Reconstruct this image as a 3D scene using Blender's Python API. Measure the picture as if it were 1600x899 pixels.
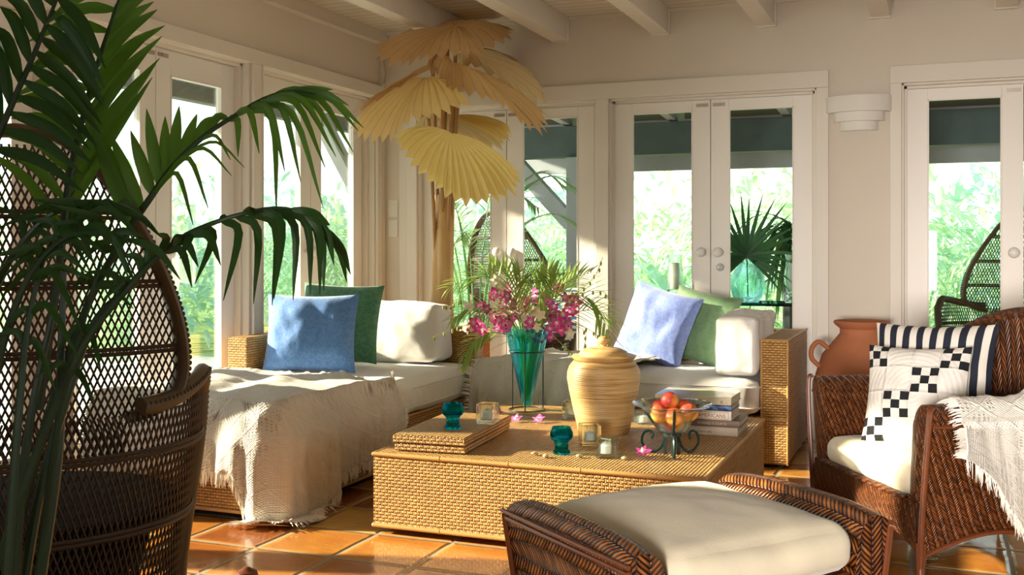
import bpy, bmesh, math, random
from mathutils import Vector, Matrix, noise
R = random.Random(7)
PI = math.pi
SC = bpy.context.scene
COL = SC.collection
for o in list(bpy.data.objects): bpy.data.objects.remove(o, do_unlink=True)

# ------------------------------------------------------------------ camera
FPX = 1665.0; TH = math.atan(660/1665.); CS, CC = math.sin(TH), math.cos(TH); HC = 1.12
cam = bpy.data.objects.new('camera', bpy.data.cameras.new('camera')); COL.objects.link(cam)
cam.location = (0, 0, HC); cam.rotation_euler = (PI/2, 0, TH)
cam.data.sensor_width = 36; cam.data.lens = 36*FPX/1600.; cam.data.shift_y = -61.5/1600.
cam.data.clip_start = .05; cam.data.clip_end = 200
SC.camera = cam
# ------------------------------------------------------------------ world, sun, exposure
SC.view_settings.view_transform = 'Standard'; SC.view_settings.look = 'None'
SC.view_settings.gamma = 1; SC.view_settings.use_curve_mapping = False
SC.view_settings.exposure = -.25
SKY = 3.1
SUN = 23.0
SUN_AZ, SUN_EL = 15.5, 20.       # the sun's light travels towards +x, a little +y
w = bpy.data.worlds.new('world'); SC.world = w; w.use_nodes = True
nt = w.node_tree; bg = nt.nodes['Background']
tc = nt.nodes.new('ShaderNodeTexCoord'); sp = nt.nodes.new('ShaderNodeSeparateXYZ'); cr = nt.nodes.new('ShaderNodeValToRGB')
nt.links.new(tc.outputs['Generated'], sp.inputs[0]); nt.links.new(sp.outputs['Z'], cr.inputs[0]); nt.links.new(cr.outputs[0], bg.inputs['Color'])
cr.color_ramp.elements[0].position = 0.0; cr.color_ramp.elements[0].color = (.96, .98, .94, 1)
cr.color_ramp.elements[1].position = .6; cr.color_ramp.elements[1].color = (.72, .87, 1, 1)
bg.inputs['Strength'].default_value = SKY
sl = bpy.data.lights.new('sun', 'SUN'); sl.energy = SUN; sl.angle = math.radians(1.6); sl.color = (1, .84, .62)
so = bpy.data.objects.new('sun', sl); COL.objects.link(so)
a, e = math.radians(SUN_AZ), math.radians(SUN_EL)
so.rotation_euler = Vector((math.cos(a)*math.cos(e), math.sin(a)*math.cos(e), -math.sin(e))).to_track_quat('-Z', 'Y').to_euler()
so.location = (-8, 0, 6)
# soft fill lamp added behind the camera in place of unseen daylight
def area(name, loc, target, sx, sy, en, col, spread=180):
    l = bpy.data.lights.new(name, 'AREA'); l.shape = 'RECTANGLE'; l.size = sx; l.size_y = sy; l.energy = en; l.color = col; l.spread = math.radians(spread)
    o = bpy.data.objects.new(name, l); COL.objects.link(o); o.location = loc
    o.rotation_euler = (Vector(target)-Vector(loc)).to_track_quat('-Z', 'Y').to_euler()
area('rear_fill_lamp', (-.42, -2.3, .95), (.35, 6.4, .55), .9, .8, 21, (1, .92, .84), 33)

# ------------------------------------------------------------------ pixel helper: a photo point at a known depth or plane
def ray(u, v):
    t = (u-800)/FPX; return Vector((-CS+t*CC, CC+t*CS, (388-v)/FPX))
def at(u, v, d): return ray(u, v)*d + Vector((0, 0, HC))
def onz(u, v, z):
    r = ray(u, v); return r*((z-HC)/r.z) + Vector((0, 0, HC))

# ------------------------------------------------------------------ node helpers
class NT:
    def __init__(s, name):
        s.m = bpy.data.materials.new(name); s.m.use_nodes = True; s.t = s.m.node_tree; s.t.nodes.clear()
        s.out = s.t.nodes.new('ShaderNodeOutputMaterial')
    def new(s, typ, **k):
        n = s.t.nodes.new(typ)
        for a_, v in k.items(): setattr(n, a_, v)
        return n
    def put(s, sock, v):
        if hasattr(v, 'node'): s.t.links.new(v, sock)
        elif v is not None:
            if isinstance(v, tuple) and len(v) == 3 and sock.type == 'RGBA': v = v+(1,)
            sock.default_value = v
    def m_(s, op, a_, b=None, c=None):
        n = s.new('ShaderNodeMath', operation=op); s.put(n.inputs[0], a_); s.put(n.inputs[1], b); s.put(n.inputs[2], c); return n.outputs[0]
    def uv(s, obj=False):
        n = s.new('ShaderNodeTexCoord'); sp_ = s.new('ShaderNodeSeparateXYZ'); o = n.outputs['Object' if obj else 'UV']
        s.t.links.new(o, sp_.inputs[0]); return o, sp_.outputs[0], sp_.outputs[1], sp_.outputs[2]
    def xyz(s, x, y, z):
        n = s.new('ShaderNodeCombineXYZ'); s.put(n.inputs[0], x); s.put(n.inputs[1], y); s.put(n.inputs[2], z); return n.outputs[0]
    def noise(s, vec, scale, detail=3, rough=.5):
        n = s.new('ShaderNodeTexNoise'); s.put(n.inputs['Vector'], vec); n.inputs['Scale'].default_value = scale
        n.inputs['Detail'].default_value = detail; n.inputs['Roughness'].default_value = rough; return n.outputs['Fac']
    def white(s, vec):
        n = s.new('ShaderNodeTexWhiteNoise'); s.put(n.inputs['Vector'], vec); return n.outputs['Value']
    def mix(s, f, a_, b, bt='MIX'):
        n = s.new('ShaderNodeMix', data_type='RGBA', blend_type=bt); s.put(n.inputs[0], f); s.put(n.inputs[6], a_); s.put(n.inputs[7], b); return n.outputs[2]
    def ramp(s, f, st):
        n = s.new('ShaderNodeValToRGB'); s.put(n.inputs[0], f); e_ = n.color_ramp.elements
        while len(e_) < len(st): e_.new(.5)
        for q, (p, c) in zip(e_, st): q.position = p; q.color = c+(1,)
        return n.outputs[0]
    def mr(s, f, a_, b, c=0., d=1.):
        n = s.new('ShaderNodeMapRange'); s.put(n.inputs[0], f); n.inputs[1].default_value = a_; n.inputs[2].default_value = b
        n.inputs[3].default_value = c; n.inputs[4].default_value = d; return n.outputs[0]
    def bump(s, h, dist, strength=1.):
        n = s.new('ShaderNodeBump'); s.put(n.inputs['Height'], h); n.inputs['Distance'].default_value = dist; n.inputs['Strength'].default_value = strength; return n.outputs[0]
    def bsdf(s, col, rough=.6, normal=None, **k):
        n = s.new('ShaderNodeBsdfPrincipled'); s.put(n.inputs['Base Color'], col); s.put(n.inputs['Roughness'], rough)
        if normal is not None: s.put(n.inputs['Normal'], normal)
        for a_, v in k.items(): s.put(n.inputs[a_.replace('_', ' ')], v)
        return n.outputs[0]
    def done(s, sh): s.t.links.new(sh, s.out.inputs[0]); return s.m
    def mixs(s, f, a_, b):
        n = s.new('ShaderNodeMixShader'); s.put(n.inputs[0], f); s.t.links.new(a_, n.inputs[1]); s.t.links.new(b, n.inputs[2]); return n.outputs[0]

def plain(name, col, rough=.6, nscale=0, namp=.12, bump=0., bscale=200, **k):
    n = NT(name); v, x, y, z = n.uv(True); c = col
    if nscale:
        f = n.noise(v, nscale, 4); c = n.mix(f, tuple(q*(1-namp) for q in col), tuple(min(1, q*(1+namp)) for q in col))
    nb = n.bump(n.noise(v, bscale, 3), bump) if bump else None
    return n.done(n.bsdf(c, rough, nb, **k))
def leafmat(name, c1, c2, trans=.35, rough=.45):
    n = NT(name); v, x, y, z = n.uv(True); c = n.mix(n.noise(v, 9, 3), c1, c2)
    vu, ux, uy, uz = n.uv()
    st = n.noise(n.xyz(n.m_('MULTIPLY', ux, 300), n.m_('MULTIPLY', uy, 4), 0), 1, 2)
    b = n.bsdf(c, rough, n.bump(st, .0015)); t = n.new('ShaderNodeBsdfTranslucent'); n.put(t.inputs[0], n.mix(.5, c, (c2[0]*1.6, c2[1]*1.7, c2[2])))
    return n.done(n.mixs(trans, b, t.outputs[0]))
def weave(name, dark, mid, light, h, wd, rough=.42, bd=.004, swap=False):
    """plain rattan weave: rows of flat strands passing over upright stakes"""
    n = NT(name); v, x, y, z = n.uv()
    if swap: x, y = y, x
    ry = n.m_('DIVIDE', y, h); row = n.m_('FLOOR', ry); fr = n.m_('FRACT', ry); par = n.m_('MODULO', n.m_('ABSOLUTE', row), 2)
    prof = n.m_('SQRT', n.m_('MULTIPLY', n.m_('MULTIPLY', fr, n.m_('SUBTRACT', 1, fr)), 4))
    px = n.m_('ADD', n.m_('DIVIDE', x, wd), par)
    a_ = n.m_('SINE', n.m_('MULTIPLY', px, PI))
    over = n.m_('MULTIPLY', prof, n.mr(a_, -1, -.1, .5, .92))
    fx = n.m_('FRACT', n.m_('ADD', n.m_('DIVIDE', x, wd), 0)); sx = n.m_('MULTIPLY', n.m_('SUBTRACT', 1, n.m_('MULTIPLY', n.m_('ABSOLUTE', n.m_('SUBTRACT', fx, .5)), 3.2)), n.mr(a_, -.6, 0, 1, 0))
    stake = n.m_('MULTIPLY', n.m_('SQRT', n.m_('MAXIMUM', sx, 0)), 1.05)
    hgt = n.m_('MAXIMUM', over, stake)
    rnd = n.white(n.xyz(row, n.m_('FLOOR', n.m_('MULTIPLY', px, .5)), 0))
    big = n.noise(v, 5, 3)
    f = n.m_('ADD', n.m_('MULTIPLY', n.m_('POWER', hgt, 1.5), .72), n.m_('ADD', n.m_('MULTIPLY', rnd, .16), n.m_('MULTIPLY', big, .16)))  # shade in the gaps between strands is put into the colour
    c = n.ramp(f, [(.22, dark), (.55, mid), (.95, light)])
    return n.done(n.bsdf(c, rough, n.bump(hgt, bd)))
def herring(name, dark, mid, light, pw, sw, rough=.3, bd=.005, slope=1.0, shear=0.):
    """herringbone cane: slanted strands mirrored from column to column"""
    n = NT(name); v, x, y, z = n.uv()
    jx = n.m_('ADD', x, n.m_('MULTIPLY', n.m_('SUBTRACT', n.noise(v, 14, 2), .5), pw*.25))
    if shear: jx = n.m_('ADD', jx, n.m_('MULTIPLY', y, shear))
    col = n.m_('FLOOR', n.m_('DIVIDE', jx, pw)); fc = n.m_('FRACT', n.m_('DIVIDE', jx, pw))
    pp = n.m_('MULTIPLY', n.m_('PINGPONG', jx, pw), slope)
    s_ = n.m_('DIVIDE', n.m_('ADD', y, pp), sw); k = n.m_('FLOOR', s_); fr = n.m_('FRACT', s_)
    prof = n.m_('SQRT', n.m_('MULTIPLY', n.m_('MULTIPLY', fr, n.m_('SUBTRACT', 1, fr)), 4))
    arc = n.m_('POWER', n.m_('MULTIPLY', n.m_('MULTIPLY', fc, n.m_('SUBTRACT', 1, fc)), 4), .45)
    hgt = n.m_('MULTIPLY', prof, n.mr(arc, 0, 1, .25, 1))
    rnd = n.white(n.xyz(k, col, 0)); big = n.noise(v, 6, 3)
    f = n.m_('ADD', n.m_('MULTIPLY', n.m_('POWER', hgt, 1.6), .62), n.m_('ADD', n.m_('MULTIPLY', rnd, .34), n.m_('MULTIPLY', big, .16)))  # colour carries painted shade between strands and at their ends
    c = n.ramp(f, [(.34, dark), (.66, mid), (1.02, light)])
    return n.done(n.bsdf(c, rough, n.bump(hgt, bd)))

# ------------------------------------------------------------------ materials
M = {}
M['wall'] = plain('wall_paint', (.71, .635, .545), .85, 3, .03, .0006, 60)
M['trim'] = plain('trim_paint', (.76, .70, .62), .5, 3, .02, .0003, 40)
M['door'] = plain('door_paint', (.84, .80, .745), .42, 3, .02)
def ceil():
    n = NT('ceiling_boards'); v, x, y, z = n.uv(True)
    fr = n.m_('FRACT', n.m_('DIVIDE', y, .085)); g = n.mr(n.m_('ABSOLUTE', n.m_('SUBTRACT', fr, .5)), .44, .5, 1, 0)
    c = n.mix(g, (.30, .25, .20), (.72, .66, .57)); return n.done(n.bsdf(c, .7, n.bump(g, .004)))
M['ceil'] = ceil()
def tiles():
    n = NT('terracotta_tiles'); v, x, y, z = n.uv(True)
    wob = n.m_('MULTIPLY', n.m_('SUBTRACT', n.noise(v, 7, 2), .5), .012)
    tx = n.m_('DIVIDE', n.m_('ADD', n.m_('ADD', x, 2.68+3.26*3), wob), .326); ty = n.m_('DIVIDE', n.m_('ADD', n.m_('ADD', y, 3.35*4-3.348), wob), .335)
    ix, iy = n.m_('FLOOR', tx), n.m_('FLOOR', ty); fx, fy = n.m_('FRACT', tx), n.m_('FRACT', ty)
    ex = n.m_('MINIMUM', fx, n.m_('SUBTRACT', 1, fx)); ey = n.m_('MINIMUM', fy, n.m_('SUBTRACT', 1, fy)); ed = n.m_('MINIMUM', ex, ey)
    tile = n.mr(ed, .014, .028); rim = n.mr(ed, .02, .12)
    rnd = n.white(n.xyz(ix, iy, 1)); big = n.noise(v, 5, 5, .6)
    f = n.m_('ADD', n.m_('MULTIPLY', rnd, .72), n.m_('MULTIPLY', big, .55))
    c = n.ramp(f, [(.25, (.31, .088, .022)), (.55, (.52, .18, .034)), (.78, (.62, .28, .05)), (1.0, (.74, .46, .10))])
    c = n.mix(n.m_('MULTIPLY', n.m_('SUBTRACT', 1, rim), .45), c, (.72, .42, .11))
    c = n.mix(tile, (.36, .29, .22), c)
    h = n.m_('ADD', n.m_('MULTIPLY', n.mr(ed, .012, .06), .5), n.m_('ADD', n.m_('MULTIPLY', n.noise(v, 11, 3), .35), n.m_('MULTIPLY', n.noise(v, 60, 3), .05)))
    ro = n.mr(n.noise(v, 4, 4), .3, .7, .10, .26); ro = n.mix(tile, (.8, .8, .8), ro)
    return n.done(n.bsdf(c, ro, n.bump(h, .012), Coat_Weight=.5, Coat_Roughness=.08))
M['floor'] = tiles()
M['wk'] = weave('honey_rattan', (.09, .035, .008), (.44, .215, .055), (.74, .44, .145), .0125, .0140, .42, .007)
M['wkt'] = weave('honey_rattan_fine', (.12, .05, .012), (.46, .24, .07), (.76, .47, .17), .0135, .0125, .42, .009, swap=True)
M['cane'] = plain('cane_edging', (.52, .29, .095), .35, 12, .2)
M['herr'] = herring('mahogany_cane', (.018, .005, .002), (.13, .034, .008), (.38, .125, .03), .020, .0078, .3, .006, .8, .45)
M['herrb'] = herring('mahogany_cane_broad', (.016, .005, .002), (.14, .040, .010), (.39, .14, .036), .040, .0155, .25, .008, .8)
M['brn'] = plain('brown_pole', (.15, .04, .012), .3, 20, .3)
def fabric(name, col, rough=.9, crease=.0, cs=6, nz=.05, fine=900, sheen=.3):
    n = NT(name); v, x, y, z = n.uv(True)
    c = n.mix(n.noise(v, 7, 3), tuple(q*(1-nz) for q in col), tuple(min(1, q*(1+nz)) for q in col))
    h = n.m_('ADD', n.m_('MULTIPLY', n.noise(v, cs, 4), crease), n.m_('MULTIPLY', n.noise(v, fine, 2), .0006))
    return n.done(n.bsdf(c, rough, n.bump(h, 1.), Sheen_Weight=sheen, Sheen_Roughness=.4))
M['white'] = fabric('white_cotton', (.83, .80, .77), .9, .008, 7)
M['cream'] = fabric('cream_fleece', (.74, .66, .49), .95, .006, 5, .04, 260)
def velvet(name, c1, c2, c3, lines=False):
    n = NT(name); v, x, y, z = n.uv()
    a_ = n.noise(v, 9, 6, .65); b = n.noise(v, 22, 5, .7)
    cr_ = n.mr(n.m_('ABSOLUTE', n.m_('SUBTRACT', b, .5)), 0, .045, 1, 0)
    c = n.mix(a_, c1, c2); c = n.mix(n.m_('MULTIPLY', cr_, .35), c, c3)
    if lines:
        d = n.m_('ADD', y, n.m_('MULTIPLY', n.m_('MULTIPLY', x, x), .9)); d = n.m_('ADD', d, n.m_('MULTIPLY', n.noise(v, 3, 1), .08))
        l = n.mr(n.m_('ABSOLUTE', n.m_('SUBTRACT', n.m_('FRACT', n.m_('MULTIPLY', d, 14)), .5)), 0, .02, .35, 0); c = n.mix(l, c, c3)
    return n.done(n.bsdf(c, .75, n.bump(n.m_('ADD', a_, n.m_('MULTIPLY', b, .4)), .004), Sheen_Weight=.5))
M['blue'] = velvet('blue_velvet', (.04, .15, .46), (.10, .27, .62), (.25, .42, .74))
M['blue2'] = velvet('pale_blue_velvet', (.13, .20, .56), (.20, .28, .64), (.36, .42, .74))
M['green'] = velvet('green_velvet', (.035, .19, .10), (.07, .29, .16), (.30, .48, .30), True)
M['green2'] = velvet('pale_green_velvet', (.13, .26, .12), (.19, .33, .16), (.30, .44, .26))
def crochet():
    n = NT('crochet_cotton'); v, x, y, z = n.uv()
    a_ = n.m_('SINE', n.m_('MULTIPLY', x, 640)); b = n.m_('SINE', n.m_('MULTIPLY', y, 640)); knit = n.m_('MULTIPLY', a_, b)
    d1 = n.m_('PINGPONG', n.m_('ADD', x, y), .05); d2 = n.m_('PINGPONG', n.m_('SUBTRACT', x, y), .05)
    dm = n.m_('MINIMUM', d1, d2); rib = n.mr(dm, 0, .008, 1, 0)
    hx = n.m_('SUBTRACT', n.m_('FRACT', n.m_('MULTIPLY', x, 80)), .5); hy = n.m_('SUBTRACT', n.m_('FRACT', n.m_('MULTIPLY', y, 80)), .5)
    r = n.m_('SQRT', n.m_('ADD', n.m_('MULTIPLY', hx, hx), n.m_('MULTIPLY', hy, hy)))
    hole = n.m_('MULTIPLY', n.mr(r, .12, .3, 1, 0), n.mr(dm, .008, .022, 0, 1))
    hole = n.m_('MULTIPLY', hole, n.mr(n.m_('PINGPONG', n.m_('ADD', x, n.m_('MULTIPLY', y, .3)), .11), .04, .055, 0, 1))
    h = n.m_('SUBTRACT', n.m_('ADD', n.m_('MULTIPLY', knit, .25), n.m_('MULTIPLY', rib, .5)), n.m_('MULTIPLY', hole, .9))
    c = n.mix(n.m_('MULTIPLY', hole, .55), (.90, .84, .74), (.62, .50, .38))
    return n.done(n.bsdf(c, .95, n.bump(h, .0075), Sheen_Weight=.3))
M['crochet'] = crochet()
M['fringe'] = plain('cotton_fringe', (.90, .84, .75), .95, 40, .05)
def stripes():
    n = NT('navy_white_stripe'); v, x, y, z = n.uv()
    f = n.mr(n.m_('FRACT', n.m_('DIVIDE', x, .056)), .5, .52); c = n.mix(f, (.012, .015, .032), (.78, .73, .66))
    return n.done(n.bsdf(c, .85, n.bump(n.noise(v, 12, 3), .006)))
M['stripe'] = stripes()
def stripes2():
    n = NT('blue_white_stripe'); v, x, y, z = n.uv()
    f = n.mr(n.m_('FRACT', n.m_('DIVIDE', y, .045)), .45, .5); c = n.mix(f, (.05, .16, .42), (.85, .87, .92)); return n.done(n.bsdf(c, .85))
M['stripe2'] = stripes2()
def quilt():
    n = NT('ninepatch_quilt'); v, x, y, z = n.uv(); B = .1005
    bx, by = n.m_('DIVIDE', n.m_('ADD', x, 1.008), B), n.m_('DIVIDE', n.m_('ADD', y, 1.008), B)
    ix, iy = n.m_('FLOOR', bx), n.m_('FLOOR', by); fx, fy = n.m_('FRACT', bx), n.m_('FRACT', by)
    diag = n.m_('SUBTRACT', ix, iy)
    on = n.m_('COMPARE', n.m_('MODULO', n.m_('ADD', diag, 30), 3), 0., .1)
    cx, cy = n.m_('FLOOR', n.m_('MULTIPLY', fx, 3)), n.m_('FLOOR', n.m_('MULTIPLY', fy, 3))
    chk = n.m_('COMPARE', n.m_('MODULO', n.m_('ADD', cx, cy), 2), 0., .1)
    f = n.m_('MULTIPLY', on, chk)
    c = n.mix(f, (.80, .76, .71), (.008, .009, .012))
    ex = n.m_('MINIMUM', n.m_('MINIMUM', fx, n.m_('SUBTRACT', 1, fx)), n.m_('MINIMUM', fy, n.m_('SUBTRACT', 1, fy)))
    rg = n.m_('SINE', n.m_('MULTIPLY', n.m_('SQRT', n.m_('ADD', n.m_('MULTIPLY', x, x), n.m_('MULTIPLY', y, y))), 330))
    h = n.m_('ADD', n.mr(ex, 0, .08), n.m_('ADD', n.m_('MULTIPLY', rg, .12), n.m_('MULTIPLY', n.noise(v, 60, 2), .5)))
    return n.done(n.bsdf(c, .9, n.bump(h, .004)))
M['quilt'] = quilt()
def jarm():
    n = NT('coiled_bamboo'); v, x, y, z = n.uv(True)
    a_ = n.noise(n.xyz(n.m_('MULTIPLY', x, 5), n.m_('MULTIPLY', y, 5), n.m_('MULTIPLY', z, 190)), 1, 3, .6)
    b = n.noise(n.xyz(n.m_('MULTIPLY', x, 3), n.m_('MULTIPLY', y, 3), n.m_('MULTIPLY', z, 45)), 1, 3)
    c = n.ramp(n.m_('ADD', n.m_('MULTIPLY', a_, .6), n.m_('MULTIPLY', b, .4)), [(.34, (.33, .15, .04)), (.45, (.58, .34, .12)), (.6, (.72, .48, .21)), (.75, (.78, .57, .30))])
    g = n.m_('SINE', n.m_('MULTIPLY', z, 780)); h = n.m_('ADD', n.m_('MULTIPLY', g, .3), a_)
    return n.done(n.bsdf(c, .38, n.bump(h, .0014)))
M['jar'] = jarm()
M['terra'] = plain('terracotta', (.42, .15, .065), .8, 6, .15, .001, 90)
M['iron'] = plain('black_iron', (.012, .013, .014), .45, 0)
M['giron'] = plain('green_black_iron', (.012, .035, .030), .4, 0, Metallic=.4)
M['brass'] = plain('aged_latch_metal', (.48, .42, .35), .4, 0, Metallic=.5)
M['pull'] = plain('white_porcelain', (.80, .77, .73), .25, 0)
M['crystal'] = plain('faceted_crystal', (.85, .87, .88), .05, 0, Metallic=.6)
M['cond'] = plain('candle_wax', (.85, .84, .80), .5, 0, Subsurface_Weight=.3)
def glass(name, col, tr=.5, rough=.02, ior=1.45):
    n = NT(name); g = n.new('ShaderNodeBsdfGlass'); n.put(g.inputs['Color'], col); g.inputs['Roughness'].default_value = rough; g.inputs['IOR'].default_value = ior
    t = n.new('ShaderNodeBsdfTransparent'); n.put(t.inputs[0], col); return n.done(n.mixs(tr, g.outputs[0], t.outputs[0]))
def pane():
    n = NT('window_glass'); t = n.new('ShaderNodeBsdfTransparent'); n.put(t.inputs[0], (.95, .985, .975)); g = n.new('ShaderNodeBsdfGlossy'); g.inputs['Roughness'].default_value = .01
    lw = n.new('ShaderNodeLayerWeight'); lw.inputs[0].default_value = .25
    return n.done(n.mixs(n.m_('MULTIPLY', lw.outputs['Fresnel'], .5), t.outputs[0], g.outputs[0]))
M['pane'] = pane()
M['clear'] = glass('clear_green_glass', (.95, .99, .975), .35)
M['teal'] = glass('teal_glass', (.10, .62, .70), .3)
M['tealv'] = glass('aqua_vase_glass', (.42, .88, .92), .55)
M['aqua'] = glass('aqua_bubble_glass', (.80, .965, .97), .5)
def paper(name, c1, c2, tr=.4):
    n = NT(name); v, x, y, z = n.uv(); o, ox, oy, oz = n.uv(True)
    f = n.noise(o, 9, 5, .65); st = n.noise(n.xyz(n.m_('MULTIPLY', x, 60), n.m_('MULTIPLY', y, 5), 0), 1, 3)
    rib = n.mr(n.m_('ABSOLUTE', n.m_('SUBTRACT', n.m_('FRACT', x), .5)), .43, .5)
    c = n.mix(n.m_('ADD', n.m_('MULTIPLY', f, .6), n.m_('MULTIPLY', st, .4)), c1, c2); c = n.mix(n.m_('MULTIPLY', rib, .5), c, tuple(q*.45 for q in c1))
    b = n.bsdf(c, .6, n.bump(st, .002)); t = n.new('ShaderNodeBsdfTranslucent'); n.put(t.inputs[0], c); return n.done(n.mixs(tr, b, t.outputs[0]))
M['leafA'] = paper('amber_palm_leaf', (.60, .37, .17), (.76, .53, .28), .45)
M['leafB'] = paper('golden_palm_leaf', (.78, .54, .21), (.90, .70, .36), .5)
M['leafC'] = paper('yellow_palm_leaf', (.80, .60, .20), (.92, .76, .34), .5)
M['leafD'] = paper('pale_palm_leaf', (.66, .48, .26), (.80, .66, .42), .45)
M['stalk'] = plain('tan_stalk', (.42, .22, .07), .5, 14, .25)
M['sheath'] = plain('tan_sheath', (.58, .35, .13), .6, 9, .2, .002, 30)
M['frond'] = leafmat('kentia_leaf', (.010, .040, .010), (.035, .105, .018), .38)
M['frondb'] = leafmat('kentia_leaf_backlit', (.035, .11, .015), (.11, .24, .03), .5)  # lighter copy of the leaf, sun from behind put into its colour
M['stem'] = plain('kentia_stem', (.015, .045, .016), .4, 10, .3)
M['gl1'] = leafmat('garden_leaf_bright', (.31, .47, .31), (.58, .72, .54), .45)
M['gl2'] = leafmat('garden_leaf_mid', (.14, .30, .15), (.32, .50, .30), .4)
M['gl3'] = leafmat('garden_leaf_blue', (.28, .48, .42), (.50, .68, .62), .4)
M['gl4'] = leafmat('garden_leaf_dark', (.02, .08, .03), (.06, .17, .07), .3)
M['fern'] = leafmat('vase_palm_leaf', (.20, .34, .06), (.42, .55, .18), .4)
M['pk'] = plain('peacock_rattan', (.060, .032, .015), .55, 20, .4)
M['pkseat'] = plain('peacock_seat_cane', (.016, .009, .005), .95, 30, .4, .002, 80, Specular_IOR_Level=.08)
M['pkrim'] = plain('peacock_wrapped_rim', (.12, .075, .035), .5, 15, .3)
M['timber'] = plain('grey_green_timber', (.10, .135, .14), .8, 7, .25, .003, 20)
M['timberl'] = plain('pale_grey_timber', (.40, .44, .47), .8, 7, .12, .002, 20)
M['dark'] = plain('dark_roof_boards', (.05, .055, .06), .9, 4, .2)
M['ground'] = plain('pale_paving', (.55, .56, .48), .9, 2, .2)
M['lawn'] = plain('lawn_grass', (.26, .38, .14), .95, 3, .3)
M['pink'] = plain('orchid_magenta', (.55, .02, .20), .55, 60, .4)
M['lilac'] = plain('orchid_lilac', (.72, .22, .52), .55, 60, .3)
M['ivory'] = plain('ivory_petal', (.88, .84, .70), .6, 0)
M['bud'] = plain('green_bud', (.38, .40, .10), .6, 0)
M['black'] = plain('black_rubber', (.01, .01, .01), .6)
M['plastic'] = plain('socket_plastic', (.80, .765, .70), .4)
M['shell'] = plain('pale_shell', (.50, .38, .24), .35, 60, .3)
def peach():
    n = NT('peach_skin'); v, x, y, z = n.uv(True)
    f = n.noise(v, 9, 4, .6); f2 = n.noise(v, 60, 3)
    g = n.m_('ADD', n.m_('ADD', f, n.m_('MULTIPLY', x, -3.5)), n.m_('MULTIPLY', f2, .15))
    c = n.ramp(g, [(.45, (.36, .02, .015)), (.58, (.55, .07, .025)), (.70, (.72, .25, .04)), (.84, (.78, .42, .07))]); return n.done(n.bsdf(c, .5, ))
M['peach'] = peach()
def paint(name, *a_, **k): M[name] = plain(*a_, **k)

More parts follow.
